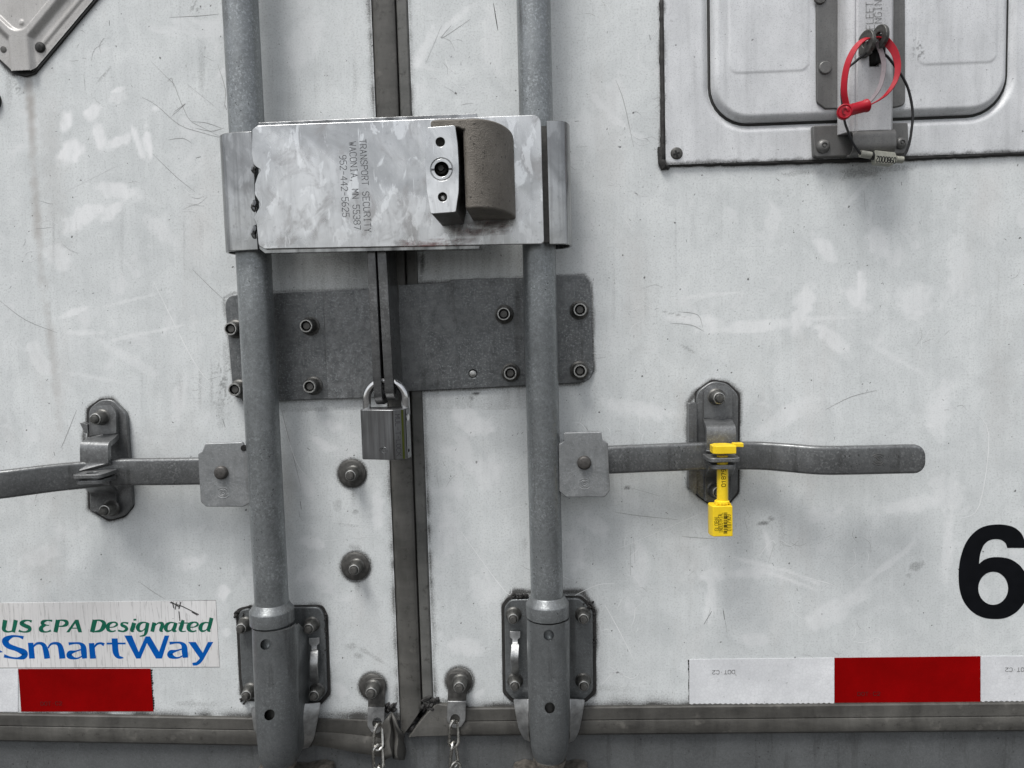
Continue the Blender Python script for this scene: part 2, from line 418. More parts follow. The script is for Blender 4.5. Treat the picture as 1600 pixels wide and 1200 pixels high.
def stainless(name, base=.62, rlo=.17, rhi=.5, patch=1.0, streak=.3):
    s = N(name)
    a = s.noise(9, 5, .55, None, .9); b = s.noise(24, 6, .62, s.map((1, 1, .8), (0, .5, 0)), 1.2); c0 = s.noise(150, 5, .7); d0 = s.noise(60, 4, .6, s.map((1, 1, .5), (0, -.7, 0)), .5)
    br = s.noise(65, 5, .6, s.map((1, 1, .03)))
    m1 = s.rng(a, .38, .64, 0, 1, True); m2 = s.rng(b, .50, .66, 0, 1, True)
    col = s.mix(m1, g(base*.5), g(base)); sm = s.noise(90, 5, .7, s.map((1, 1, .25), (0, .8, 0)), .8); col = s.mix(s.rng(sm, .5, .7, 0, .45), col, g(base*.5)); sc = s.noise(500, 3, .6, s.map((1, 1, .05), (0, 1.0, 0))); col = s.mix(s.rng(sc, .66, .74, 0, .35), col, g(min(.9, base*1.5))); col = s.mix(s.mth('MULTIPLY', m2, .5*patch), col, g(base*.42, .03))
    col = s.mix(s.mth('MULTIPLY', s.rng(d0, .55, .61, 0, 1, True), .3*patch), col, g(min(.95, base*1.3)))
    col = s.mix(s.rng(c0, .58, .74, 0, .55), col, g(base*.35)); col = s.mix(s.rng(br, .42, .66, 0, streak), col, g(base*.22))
    ra = s.rng(m1, 0, 1, rlo, rhi); rr = s.mix(s.mth('MULTIPLY', m2, .6), ra, (rlo*1.6,)*3)
    nb = s.bump(s.noise(16, 3, .5), .3, .004); nb = s.bump(br, .08, .0003, nb)
    return s.done(col, rr, .9, nb)
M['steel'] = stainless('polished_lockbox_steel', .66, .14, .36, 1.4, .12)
M['sleeve'] = stainless('polished_sleeve_steel', .42, .08, .2, .7, .95)  # strong dark vertical streaks in the base colour imitate reflected bands
M['face'] = stainless('lock_face_nickel', .80, .2, .38, .3, .1)
s = N('stamped_letter'); M['stamp'] = s.done(s.mix(s.noise(300), (.03, .03, .032), (.09, .09, .095)), .5, .5)
s = N('rough_cast_iron'); n1 = s.noise(30, 4, .6); n2 = s.noise(1100, 3, .7); n3 = s.noise(260, 3, .6)
c = s.mix(s.rng(n1, .3, .7), (.12, .108, .092), (.20, .183, .160)); c = s.mix(s.rng(n2, .5, .75, 0, .6), c, (.07, .06, .048)); c = s.mix(s.rng(n3, .64, .68, 0, .85), c, (.02, .018, .015))
M['cast'] = s.done(c, .62, .3, s.bump(n3, .5, .001, s.bump(s.noise(900, 3, .7), .8, .0009)))
s = N('brushed_padlock_steel'); n1 = s.noise(300, 4, .6, s.map((1, 1, .05))); n2 = s.noise(35, 3)
M['padlock'] = s.done(s.mix(s.rng(n1, .3, .7), (.13, .13, .132), (.24, .245, .25)), s.rng(n2, .3, .7, .26, .42), .9, s.bump(n1, .2, .0002))
M['padlock_side'] = plain('padlock_side_steel', (.17, .175, .178), .22, 1, .2, 200, .05)
M['brass'] = plain('greenish_brass_strip', (.07, .085, .012), .35, .6, .2)
s = N('white_reflective_tape'); n1 = s.voro(260, 'Distance', s.map((1, 1, 1), (0, .78, 0)), 'DISTANCE_TO_EDGE'); n2 = s.noise(22, 5, .65)
c = s.mix(s.rng(n2, .3, .7), (.56, .57, .585), (.76, .77, .785)); c = s.mix(s.rng(n1, 0, .12, .3, 0), c, (.46, .47, .48)); c = s.mix(s.rng(s.noise(200, 3), .66, .72, 0, .5), c, (.2, .2, .2))
M['tape_white'] = s.done(c, .3, 0)
s = N('red_reflective_tape'); n2 = s.noise(22, 4, .6)
M['tape_red'] = s.done(s.mix(s.rng(n2, .3, .7), (.175, .0008, .001), (.245, .001, .0015)), .5, 0, None, .04)
s = N('cracked_white_vinyl'); a = s.noise(10, 3, .5, s.map((1, 1, 1)))
w = s.n('ShaderNodeTexNoise'); w.inputs['Scale'].default_value = 230; w.inputs['Detail'].default_value = 5; w.inputs['Distortion'].default_value = .4; s.l(s.map((1, 1, .045), (0, .07, 0)), w.inputs['Vector'])
ck = s.mth('ABSOLUTE', s.mth('SUBTRACT', w.outputs[0], .5))
c = s.mix(s.rng(a, .3, .7), (.60, .59, .58), (.72, .715, .71)); c = s.mix(s.rng(ck, .0, .020, .65, 0), c, (.30, .295, .29))
c = s.mix(s.rng(s.noise(260, 3), .72, .76, 0, .8), c, (.08, .08, .08))
M['vinyl'] = s.done(c, .45, 0)
s = N('asphalt_ground'); M['ground'] = s.done(s.mix(s.noise(90, 4), (.03, .03, .029), (.06, .059, .056)), .85, 0)

# ------------------------------------------------------------------ small lettering (single strokes on a 4 x 6 grid)
GL = {'T': [[(0, 6), (4, 6)], [(2, 6), (2, 0)]], 'R': [[(0, 0), (0, 6), (3, 6), (4, 5), (4, 4), (3, 3), (0, 3)], [(2, 3), (4, 0)]],
 'A': [[(0, 0), (2, 6), (4, 0)], [(.8, 2.2), (3.2, 2.2)]], 'N': [[(0, 0), (0, 6), (4, 0), (4, 6)]], 'S': [[(4, 5), (3, 6), (1, 6), (0, 5), (0, 4), (1, 3.2), (3, 2.8), (4, 2), (4, 1), (3, 0), (1, 0), (0, 1)]],
 'P': [[(0, 0), (0, 6), (3, 6), (4, 5), (4, 4), (3, 3), (0, 3)]], 'O': [[(1, 0), (0, 1.3), (0, 4.7), (1, 6), (3, 6), (4, 4.7), (4, 1.3), (3, 0), (1, 0)]],
 'E': [[(4, 6), (0, 6), (0, 0), (4, 0)], [(0, 3), (3, 3)]], 'C': [[(4, 5), (3, 6), (1, 6), (0, 4.8), (0, 1.2), (1, 0), (3, 0), (4, 1)]], 'U': [[(0, 6), (0, 1.2), (1, 0), (3, 0), (4, 1.2), (4, 6)]],
 'I': [[(1, 6), (3, 6)], [(2, 6), (2, 0)], [(1, 0), (3, 0)]], 'Y': [[(0, 6), (2, 3), (4, 6)], [(2, 3), (2, 0)]], 'W': [[(0, 6), (1, 0), (2, 4), (3, 0), (4, 6)]], 'M': [[(0, 0), (0, 6), (2, 2.5), (4, 6), (4, 0)]],
 ',': [[(2, .6), (1.4, -1)]], '-': [[(.5, 3), (3.5, 3)]], '.': [[(2, 3.3), (2, 2.7)]], '5': [[(4, 6), (0.4, 6), (.2, 3.4), (3, 3.6), (4, 2.6), (4, 1), (3, 0), (1, 0), (0, 1)]], '3': [[(0, 5.2), (1, 6), (3, 6), (4, 5), (4, 4), (3, 3.1), (1.6, 3.1)], [(3, 3.1), (4, 2.2), (4, 1), (3, 0), (1, 0), (0, 1)]],
 '8': [[(1, 3.1), (0, 4), (0, 5), (1, 6), (3, 6), (4, 5), (4, 4), (3, 3.1), (1, 3.1), (0, 2.2), (0, 1), (1, 0), (3, 0), (4, 1), (4, 2.2), (3, 3.1)]], '7': [[(0, 6), (4, 6), (1.5, 0)]], '9': [[(4, 3.6), (3, 2.9), (1, 2.9), (0, 3.8), (0, 5), (1, 6), (3, 6), (4, 5), (4, 2), (2.6, 0), (1, 0)]],
 '2': [[(0, 5), (1, 6), (3, 6), (4, 5), (4, 4), (0, 0), (4, 0)]], '4': [[(3, 0), (3, 6), (0, 2), (4, 2)]], '6': [[(3, 6), (1.4, 6), (0, 4), (0, 1), (1, 0), (3, 0), (4, 1), (4, 2.3), (3, 3.2), (1, 3.2), (0, 2.3)]], '0': [[(1, 0), (0, 1.3), (0, 4.7), (1, 6), (3, 6), (4, 4.7), (4, 1.3), (3, 0), (1, 0)]],
 '1': [[(.8, 4.8), (2, 6), (2, 0)]], 'L': [[(0, 6), (0, 0), (4, 0)]], 'D': [[(0, 0), (0, 6), (2.6, 6), (4, 4.6), (4, 1.4), (2.6, 0), (0, 0)]], 'G': [[(4, 5), (3, 6), (1, 6), (0, 4.8), (0, 1.2), (1, 0), (3, 0), (4, 1.2), (4, 3), (2.4, 3)]],
 'B': [[(0, 0), (0, 6), (3, 6), (4, 5), (4, 4), (3, 3.1), (0, 3.1)], [(3, 3.1), (4, 2.2), (4, 1), (3, 0), (0, 0)]], 'F': [[(4, 6), (0, 6), (0, 0)], [(0, 3), (3, 3)]], 'K': [[(0, 0), (0, 6)], [(4, 6), (0, 2.6)], [(1.2, 3.6), (4, 0)]], ' ': []}
def stext(mb, txt, p0, p1, h, sw, nrm=None, lift=.1, aspect=None):
    """write txt from world point p0 to p1 (baseline); letters of height h mm grow to the left of the reading direction as seen along -nrm"""
    p0, p1 = Vector(p0), Vector(p1); X = p1-p0; L = X.length; X = X.normalized()
    nrm = Vector(nrm or (0, -1, 0)).normalized(); Y = nrm.cross(X).normalized()
    adv = L/(len(txt)-.25); cw = adv*.72/4; ch = h/6000; k = 0
    for i, c in enumerate(txt):
        for st in GL[c]:
            k += 1; o = nrm*((lift+.012*(k % 5))/1000)
            for a, c2 in zip(st, st[1:]):
                A = p0+X*(i*adv+a[0]*cw)+Y*(a[1]*ch)+o; B = p0+X*(i*adv+c2[0]*cw)+Y*(c2[1]*ch)+o
                t = (B-A).normalized(); n_ = nrm.cross(t)*(sw/2000); e = t*(sw/2600)
                k += 1; o = nrm*((lift+.012*(k % 5))/1000)
                vv = [mb.b.verts.new(q) for q in (A-e-n_, B+e-n_, B+e+n_, A-e+n_)]
                mb.b.faces.new(vv)
    return mb

# ================================================================== THE SETTING
mb = MB(); z = 0.0
vv = [mb.b.verts.new(p) for p in ((-60, -60, 0), (60, -60, 0), (60, 20, 0), (-60, 20, 0))]; mb.b.faces.new(vv)
gnd = obj('ground', mb, M['ground'], recalc=False); gnd['kind'] = 'structure'

# ------------------------------------------------------------------ doors
def seg_dist(px, py, x0, y0, x1, y1):
    dx, dy = x1-x0, y1-y0; t = np.clip(((px-x0)*dx+(py-y0)*dy)/(dx*dx+dy*dy+1e-9), 0, 1)
    return np.hypot(px-(x0+t*dx), py-(y0+t*dy))
def poly_dist(px, py, pts, closed=True):
    d = np.full(px.shape, 1e9); n = len(pts)
    for i in range(n if closed else n-1):
        a, b = pts[i], pts[(i+1) % n]; d = np.minimum(d, seg_dist(px, py, *a, *b))
    return d
def vnoise(px, py, s, seed):
    r = np.random.default_rng(seed); T = r.random((64, 64)); x = px/s; y = py/s; xi = np.floor(x).astype(int); yi = np.floor(y).astype(int); fx = x-xi; fy = y-yi
    fx = fx*fx*(3-2*fx); fy = fy*fy*(3-2*fy); q = lambda a, b: T[a % 64, b % 64]
    return (q(xi, yi)*(1-fx)+q(xi+1, yi)*fx)*(1-fy)+(q(xi, yi+1)*(1-fx)+q(xi+1, yi+1)*fx)*fy
PLATE_L = [(350, 465), (366, 458), (575, 452), (575, 621), (380, 628), (366, 612)]
PLATE_R = [(612, 445), (912, 430), (924, 445), (928, 580), (905, 599), (640, 611)]
OUT = [(PLATE_L, 5, .5), (PLATE_R, 5, .75),
       ([(145, -2), (52, 112), (22, 116), (0, 94), (-30, 60)], 7, .95),
       ([(1034, -10), (1034, 258), (1300, 252), (1610, 238)], 7, .85),
       ([(378, 960), (400, 950), (500, 950), (508, 1000), (511, 1085), (500, 1096)], 8, .9), ([(376, 955), (376, 1085)], 5, .9),
       ([(787, 945), (805, 925), (910, 925), (930, 955), (927, 1085)], 8, .9), ([(787, 945), (790, 1080)], 6, .8),
       ([(138, 640), (157, 624), (175, 624), (197, 647), (207, 790), (194, 806), (170, 813), (139, 794), (131, 680)], 6, .8),
       ([(1088, 613), (1113, 595), (1136, 599), (1154, 615), (1153, 769), (1138, 786), (1110, 788), (1076, 762), (1076, 630)], 7, .85)]
BOLTS = [(550, 740, 22), (556, 885, 23), (582, 1072, 21), (718, 1064, 22)]
WIPES = [  # pale hand and cloth marks: x, y, half length, half width, angle, strength
 (104, 193, 19, 10, 95, .8), (143, 175, 17, 12, -40, .8), (186, 152, 20, 10, -20, .4), (183, 141, 13, 4, -15, .8), (108, 240, 26, 17, -50, .8), (155, 213, 24, 10, 80, .75), (183, 222, 30, 9, -25, .7), (215, 222, 30, 5, 70, .75), (230, 220, 28, 9, 85, .8), (243, 170, 4, 7, 80, .6),
 (130, 340, 40, 16, -30, .6), (190, 300, 40, 14, 10, .55), (175, 330, 26, 10, -50, .6), (90, 400, 30, 20, 30, .45), (110, 490, 34, 6, -20, .55), (130, 520, 40, 6, 0, .45), (60, 560, 40, 14, 60, .35), (250, 360, 30, 14, 40, .3), (200, 560, 60, 8, 30, .3),
 (1346, 450, 8, 34, 0, .7), (1290, 390, 30, 12, 50, .5), (1255, 480, 40, 16, -70, .55), (1340, 470, 30, 12, 40, .5), (1180, 510, 90, 10, -4, .5), (1300, 530, 40, 12, 40, .5), (1370, 380, 30, 20, 60, .4), (1430, 470, 30, 30, 30, .35), (1090, 500, 50, 10, 4, .5), (1500, 420, 20, 50, 0, .3), (1230, 650, 60, 16, -30, .3), (1470, 640, 20, 50, 10, .4), (1210, 350, 14, 40, 10, .35),
 (1390, 880, 50, 6, -38, .4), (1340, 930, 40, 12, -40, .35), (1230, 905, 50, 3, 20, .5), (1180, 895, 40, 12, 0, .5), (1290, 960, 40, 20, -20, .4), (1180, 1000, 20, 14, 0, .4), (1110, 940, 10, 40, 5, .4), (1200, 850, 6, 30, -15, .5), (930, 820, 30, 14, 30, .4), (1000, 880, 14, 50, 0, .3), (1420, 790, 60, 14, -12, .35), (1480, 770, 30, 30, 0, .3),
 (520, 665, 22, 10, 20, .6), (500, 690, 16, 7, 30, .5), (515, 700, 18, 6, 0, .5), (480, 760, 30, 12, 60, .4), (590, 800, 10, 40, 0, .4), (490, 850, 26, 10, 10, .45), (475, 900, 24, 12, -30, .4), (740, 660, 40, 18, 20, .5), (760, 740, 30, 30, 0, .4), (700, 820, 20, 50, 0, .35), (760, 920, 30, 30, 30, .35), (730, 1010, 30, 16, 0, .4), (350, 925, 10, 12, 0, .6), (353, 988, 9, 8, 0, .5),
 (660, 80, 10, 50, 30, .4), (700, 40, 8, 60, 50, .4), (770, 60, 20, 60, 0, .25), (480, 60, 30, 60, 20, .25), (920, 200, 30, 40, 0, .25), (920, 420, 14, 60, 0, .3), (570, 210, 8, 40, 0, .3), (960, 160, 20, 50, 0, .25), (1340, 300, 40, 5, -50, .35), (1360, 330, 5, 30, 10, .3), (1120, 460, 60, 3, -6, .4), (1240, 500, 110, 4, -3, .4), (1400, 560, 60, 5, 30, .3), (1480, 850, 10, 60, 4, .4), (1000, 640, 60, 14, 10, .4), (1180, 880, 50, 4, 14, .5), (1250, 900, 40, 3, 22, .5), (1110, 900, 26, 10, 0, .35), (900, 860, 18, 40, 0, .4), (230, 520, 80, 3, -12, .4), (200, 470, 60, 3, -14, .4), (150, 590, 70, 3, 10, .3), (60, 870, 40, 16, -20, .35), (280, 620, 12, 40, 10, .35), (300, 880, 30, 12, -20, .4)]
DARKS = [  # grey scuffs on the paint: x, y, half length, half width, angle, strength
 (1192, 817, 14, 5, -10, .55), (1205, 810, 6, 4, 0, .4), (980, 762, 6, 2, 0, .6), (1432, 885, 14, 9, -30, .35), (1420, 900, 8, 6, 0, .3), (1075, 545, 30, 3, 30, .3), (555, 800, 8, 6, 0, .35), (528, 788, 9, 14, 0, .2), (545, 820, 24, 4, 10, .22), (552, 855, 16, 8, 20, .3), (590, 1030, 50, 5, 32, .25), (550, 1010, 12, 8, 0, .25), (560, 1025, 10, 5, 20, .3), (745, 615, 12, 3, 0, .85), (737, 622, 6, 4, 0, .5),
 (1085, 640, 5, 20, 0, .3), (1068, 735, 3, 8, 0, .5), (820, 850, 6, 20, 0, .2), (660, 412, 5, 20, 0, .75), (345, 640, 8, 50, 0, .2), (352, 560, 6, 60, 0, .25), (640, 1110, 12, 12, 0, .5), (700, 1095, 20, 6, 0, .6), (560, 1110, 14, 8, 0, .3), (1050, 490, 30, 2, 15, .35), (1340, 270, 50, 12, -4, .4), (1400, 262, 60, 8, -3, .35), (160, 120, 26, 3, -48, .3), (300, 200, 40, 3, 40, .2), (1480, 300, 20, 60, 0, .1), (700, 600, 60, 5, -3, .3), (480, 640, 60, 5, -2, .3), (930, 620, 8, 60, 0, .15), (890, 320, 5, 90, 0, .15), (1250, 270, 40, 5, -3, .3), (1220, 560, 20, 8, 20, .12), (680, 900, 10, 60, 0, .12), (880, 1000, 8, 60, 0, .15), (950, 1075, 60, 14, 0, .2), (300, 1100, 60, 7, 0, .25)]
RUST = [(48, 180, 10, 90, -3, .7), (58, 340, 9, 120, -4, .55), (80, 540, 9, 130, -6, .4), (80, 250, 26, 200, -4, .18), (1065, 640, 14, 60, 0, .2), (260, 700, 60, 120, 20, .12), (450, 760, 20, 90, 0, .2), (1000, 470, 30, 90, 0, .12), (1560, 600, 30, 160, 0, .15), (60, 880, 60, 50, 0, .12)]
def blobs(px, py, L, soft=.35):
    o = np.zeros(px.shape)
    for i, (x, y, a, b, an, s) in enumerate(L):
        c, q = math.cos(R_(an)), math.sin(R_(an)); X = (px-x)*c+(py-y)*q; Y = -(px-x)*q+(py-y)*c
        w = (vnoise(px+i*37, py, 7, i)-.5)*.55+(vnoise(px+i*11, py, 22, i+50)-.5)*.4
        r = np.hypot(X/a, Y/b)+w; o = np.maximum(o, s*np.clip((1.05-r)/soft, 0, 1))
    return o
def grime_and_shade(px, py):
    r = np.zeros(px.shape)
    for pts, w, s in OUT:
        closed = len(pts) > 5 and pts[0][0] > 0 and pts[0][1] > 0
        d = poly_dist(px, py, pts, closed); w2 = w*.62*(.5+1.1*vnoise(px, py, 14, 3)); r = np.maximum(r, s*np.exp(-(d/w2)**2)); r = np.maximum(r, s*.20*np.exp(-(d/(w*3.2))))
    for x, y, q in BOLTS:
        d = np.abs(np.hypot(px-x, py-y)-q); r = np.maximum(r, .8*np.exp(-(d/3.0)**2)); r = np.maximum(r, .22*np.exp(-d/10))
        dr = np.abs(px-x-2)/(7-(py-y-q)*.10).clip(2, 9); r = np.maximum(r, .5*np.exp(-dr**2)*((py > y+q-4) & (py < y+q+34))*np.exp(-(py-y-q)/22).clip(0, 1))
    # along the seam, the bottom rail and under the hardware
    sx = np.interp(py, [0, 150, 740, 980, 1120], [576, 583, 609, 617, 623]); d = np.abs(px-sx); r = np.maximum(r, (.55*np.exp(-d/3)+.16*np.exp(-d/14))*(.35+1.1*vnoise(px, py, 14, 9)))
    sx = np.interp(py, [0, 150, 640, 980, 1120], [640, 643, 662, 677, 681]); d = np.abs(px-sx); r = np.maximum(r, (.5*np.exp(-d/3)+.12*np.exp(-d/14))*(.35+1.1*vnoise(px, py, 14, 8)))
    ry = np.where(px < 650, 1116, np.interp(px, [650, 700, 1600], [1105, 1102, 1096])); d = np.clip(ry-py, 0, None)
    r = np.maximum(r, (.6*np.exp(-d/5)+.2*np.exp(-d/22))*(.3+1.2*vnoise(px, py*.5, 20, 7)))
    # shade painted under the lock box and between the rods, and vertical dirt runs
    r = np.maximum(r, .20*((px > 425) & (px < 822) & (py > 380) & (py < 640))*(.4+vnoise(px*4, py*.3, 20, 21)))
    run = np.clip(vnoise(px*1.0, py*.05, 6, 31)-.62, 0, 1)*.75*np.clip(vnoise(px, py, 120, 12)*1.6-.5, 0, 1); r = np.maximum(r, run)
    r = np.maximum(r, blobs(px, py, DARKS, .6)); r += .05*vnoise(px, py, 90, 77)
    # oxidised patches of pitting
    for x, y, q, s in ((350, 600, 26, .5), (30, 130, 12, .5), (1428, 85, 12, .7), (1050, 30, 10, .3), (745, 190, 14, .5), (655, 420, 14, .6), (305, 10, 10, .5), (1330, 530, 30, .1)):
        d = np.hypot(px-x, (py-y)*.5); r = np.maximum(r, s*np.exp(-(d/q)**2)*(vnoise(px, py, 3.2, 5) > .66))
    return np.clip(r, 0, 1), blobs(px, py, WIPES, .4), blobs(px, py, RUST, 1.0)
def grid(name, u0, u1, v0, v1, step, mat, parent, hf=None, base=0.0, keep=None, axes=None, gk=1.0):
    """a sheet of small faces carrying the grime attribute; hf gives its relief in mm"""
    nu = max(2, int((u1-u0)/step)); nv = max(2, int((v1-v0)/step))
    a = np.linspace(u0, u1, nu); b = np.linspace(v0, v1, nv); A, B = np.meshgrid(a, b)
    if axes: o, e1, e2 = axes; U = o[0]+A*e1[0]+B*e2[0]; V = o[1]+A*e1[1]+B*e2[1]
    else: U, V = A, B
    H = np.full(U.shape, base) if hf is None else base+hf(A, B, U, V)
    X, Y, Z = U/1000, -H/1000, V/1000; PX, PY = project(X, Y*0, Z)
    gr, gl, gb = grime_and_shade(PX, PY); gr = gr*gk
    c = Vector(((u0+u1)/2000, 0, (v0+v1)/2000)) if not axes else Vector((axes[0][0]/1000, 0, axes[0][1]/1000))
    co = np.stack([X-c.x, Y-c.y, Z-c.z], -1).reshape(-1, 3)
    i = np.arange(nu*nv).reshape(nv, nu); q = np.stack([i[:-1, :-1], i[:-1, 1:], i[1:, 1:], i[1:, :-1]], -1).reshape(-1, 4)
    if keep is not None:
        kk = keep(A, B, U, V); kf = (kk[:-1, :-1] & kk[1:, 1:] & kk[1:, :-1] & kk[:-1, 1:]).reshape(-1); q = q[kf]
    me = bpy.data.meshes.new(name); me.vertices.add(len(co)); me.vertices.foreach_set('co', co.ravel())
    me.loops.add(q.size); me.loops.foreach_set('vertex_index', q.ravel().astype(np.int32)); me.polygons.add(len(q)); me.polygons.foreach_set('loop_start', np.arange(0, q.size, 4, dtype=np.int32))
    me.polygons.foreach_set('use_smooth', np.ones(len(q), dtype=bool)); me.update(calc_edges=True)
    at = me.attributes.new('grime_and_shade', 'FLOAT_COLOR', 'POINT'); at.data.foreach_set('color', np.stack([gr, gl, gb, np.ones_like(gr)], -1).ravel().astype(np.float32))
    o = bpy.data.objects.new(name, me); COL.objects.link(o); me.materials.append(mat); o.parent = parent; o.location = c-origin_of(parent)
    return o
U0, U1 = UV(0, 600)[0]-260, UV(1600, 600)[0]+260
V1 = UV(800, 0)[1]+200
RAIL_L, RAIL_R = UV(230, 1113)[1], UV(1250, 1100)[1]
SL, SR = UV(597, 430)[0], UV(653, 430)[0]           # the two door edges at the seam
dl = thing('trailer_door', 'left white trailer door with torn bottom gasket and blue and green sticker', 'door', W3((U0+SL)/2, RAIL_L, 0), 'pair of rear trailer doors')
dr_ = thing('trailer_door', 'right white trailer door with black numeral six and square vent hatch', 'door', W3((U1+SR)/2, RAIL_R, 0), 'pair of rear trailer doors')
grid('door_panel', U0, SL, RAIL_L-12, V1, 2.0, M['paint'], dl)
grid('door_panel', SR, U1, RAIL_R-6, V1, 2.0, M['paint'], dr_)
obj('door_edge', MB().box(SL-2, SL-.01, RAIL_L, V1, -40, -.15), M['sill'], dl); obj('door_edge', MB().box(SR+.01, SR+2, RAIL_R, V1, -40, -.15), M['sill'], dr_)
# rubber at the seam
def vs_at(px, py): return UV(px, py)[0]
vb = UV(640, 1108)[1]
a0, a1, a2 = SL, UV(636, 640)[0]+8, SR
ub = UV(646, 740)[0]; 
prof = [(SL+.2, -20), (SL+.2, -2), (SL+3, 1.5), (SL+7, 3.5), (SL+13, 4.5), (ub-4, 4.2), (ub-.8, 2.5), (ub-.4, -3), (ub-.4, -20)]
tipv = UV(629, 1150)[1]
m1 = MB().extrude_v(prof, tipv, V1)
cutm = MB(); cutm.prism([UV(655, 1112, 0), UV(629, 1150, 0), UV(629, 1250, 0), UV(760, 1250, 0), UV(760, 1000, 0)][:2]+[(UV(629, 1150)[0]-60, UV(629, 1150)[1]-80), (UV(800, 1150)[0], UV(629, 1150)[1]-80), (UV(800, 1150)[0], UV(655, 1112)[1]+30), (UV(668, 1092)[0], UV(668, 1092)[1])], -60, 60)
obj('seam_gasket', m1, M['gasket'], dl, .8, 2, cutters=[cutm])
prof = [(ub+.6, -20), (ub+.6, .2), (ub+2.2, 1.6), (SR-2, 1.9), (SR-.4, .8), (SR-.2, -20)]
obj('seam_gasket', MB().extrude_v(prof, UV(670, 1100)[1], V1), M['gasket_grey'], dr_, .5)
obj('gap_backing', MB().box(SL-30, SR+30, UV(640, 1260)[1], V1, -46, -41), M['rubber'], dl)
# bottom rails
def rail(parent, ua, ub_, vt, h1, h2, dv=0.0):
    prof = [(vt, -10), (vt, 3.0), (vt-1.2, 4.2), (vt-h1+1, 5.0), (vt-h1-.2, 4.2), (vt-h1-.7, 5.4), (vt-h1-h2*.2, 6.2), (vt-h1-h2*.6, 6.4), (vt-h1-h2+3.2, 5.6), (vt-h1-h2, 2.5), (vt-h1-h2, -10)]
    return obj('bottom_gasket', MB().extrude_u(prof, ua, ub_, dv), M['rail'], parent, 0)
k0 = UV(486, 1120)[0]
vL0 = UV(230, 1113)[1]; s1 = 1/pxs()
ua_, ub3 = UV(0, 1113), UV(486, 1121); slp = (ub3[1]-ua_[1])/(ub3[0]-ua_[0]); rail(dl, U0, k0, ua_[1]+slp*(U0-ua_[0]), 21*s1*.93, 28*s1, slp*(k0-U0))
vR0 = UV(1250, 1099)[1]
rail(dr_, UV(700, 1100)[0], U1, vR0, 21*s1, 26*s1)
# sagging, torn end of the left gasket
m = MB(); b = m.b; ringsL = []
path = [(484, 1121, 1142, 1164), (500, 1122, 1143, 1166), (530, 1123, 1145, 1171), (560, 1124, 1148, 1177), (585, 1126, 1151, 1181), (598, 1127, 1153, 1184), (606, 1132, 1158, 1186)]
for i, (x, yt, ym, yb) in enumerate(path):
    lift = .2+i*.9; w = .9*math.sin(i*2.1)
    pts = [(yt, 3+w), (yt+2, 4.5+w), (ym-1, 5.2+lift*.3), (ym, 4.9+lift*.3), (ym+1, 5.6+lift*.7), (ym+(yb-ym)*.3, 6.4+lift+w*.5), (ym+(yb-ym)*.75, 6.2+lift-w*.5), (yb, 3+lift)]
    ringsL.append([b.verts.new(P(x, y, d)) for y, d in pts]+[b.verts.new(P(x, yb-1, 1)), b.verts.new(P(x, yt, -2))])
for A, B in zip(ringsL, ringsL[1:]):
    for k in range(len(A)): b.faces.new((A[k], A[(k+1) % len(A)], B[(k+1) % len(A)], B[k]))
b.faces.new(ringsL[0]); b.faces.new(ringsL[-1][::-1])
obj('bottom_gasket', m, M['rail'], dl, 0, label='sagging torn end of the rubber bottom gasket')
# crumpled bits of rubber and caulk where the seams meet
def crumple(cx, cy, w, h, n, d, seed, mat, name, parent, k=1.0):
    r = random.Random(seed); m = MB()
    for i in range(n):
        x, y = cx+r.uniform(-w, w), cy+r.uniform(-h, h); a = r.uniform(4, 10)*k; an = r.uniform(-1, .2); dd = d+r.uniform(-3, 3)
        p = [P(x+math.cos(an)*a*t, y-math.sin(an)*a*t*-1, dd+2*math.sin(3*t)) for t in (-1, -.3, .3, 1)]
        m.tube(p, [1.0*k, 2.6*r.uniform(.6, 1.2)*max(k, .55), 2.2*max(k, .55), .6*k], 7)
    return obj(name, m, mat, parent)
crumple(672, 1100, 14, 9, 16, 1, 3, M['caulk'], 'torn_caulk', dr_)
crumple(648, 1130, 12, 10, 12, -2, 5, M['caulk'], 'torn_caulk', dr_)
crumple(608, 1107, 12, 5, 9, 0, 7, M['caulk'], 'torn_caulk', dl)
m = MB(); b = m.b; V_ = []
for (xa, ya, da), (xb_, yb_, db_) in (((600, 1128, 8), (603, 1186, 12)), ((608, 1118, 14), (611, 1180, 20)), ((613, 1112, 8), (617, 1184, 10)), ((619, 1122, 16), (622, 1186, 22)), ((625, 1140, 10), (626, 1188, 12)), ((630, 1146, 4), (630, 1187, 5))):
    V_.append([b.verts.new(P(xa+(xb_-xa)*t+1.2*math.sin(9*t+xa), ya+(yb_-ya)*t, da+(db_-da)*t+3*math.sin(5*t+xa))) for t in [i/8 for i in range(9)]])
for A, B in zip(V_, V_[1:]):
    for k in range(8): b.faces.new((A[k], A[k+1], B[k+1], B[k]))
q_ = obj('torn_rubber', m, M['gasket'], dl); md = q_.modifiers.new('thick', 'SOLIDIFY'); md.thickness = .0025
m = MB(); m.prism([UV(*q, 3) for q in ((652, 1150), (638, 1152), (655, 1128), (668, 1112), (682, 1098), (703, 1101), (703, 1149))], -10, 5.5); obj('bottom_gasket', m, M['gasket'], dr_, 1.5)
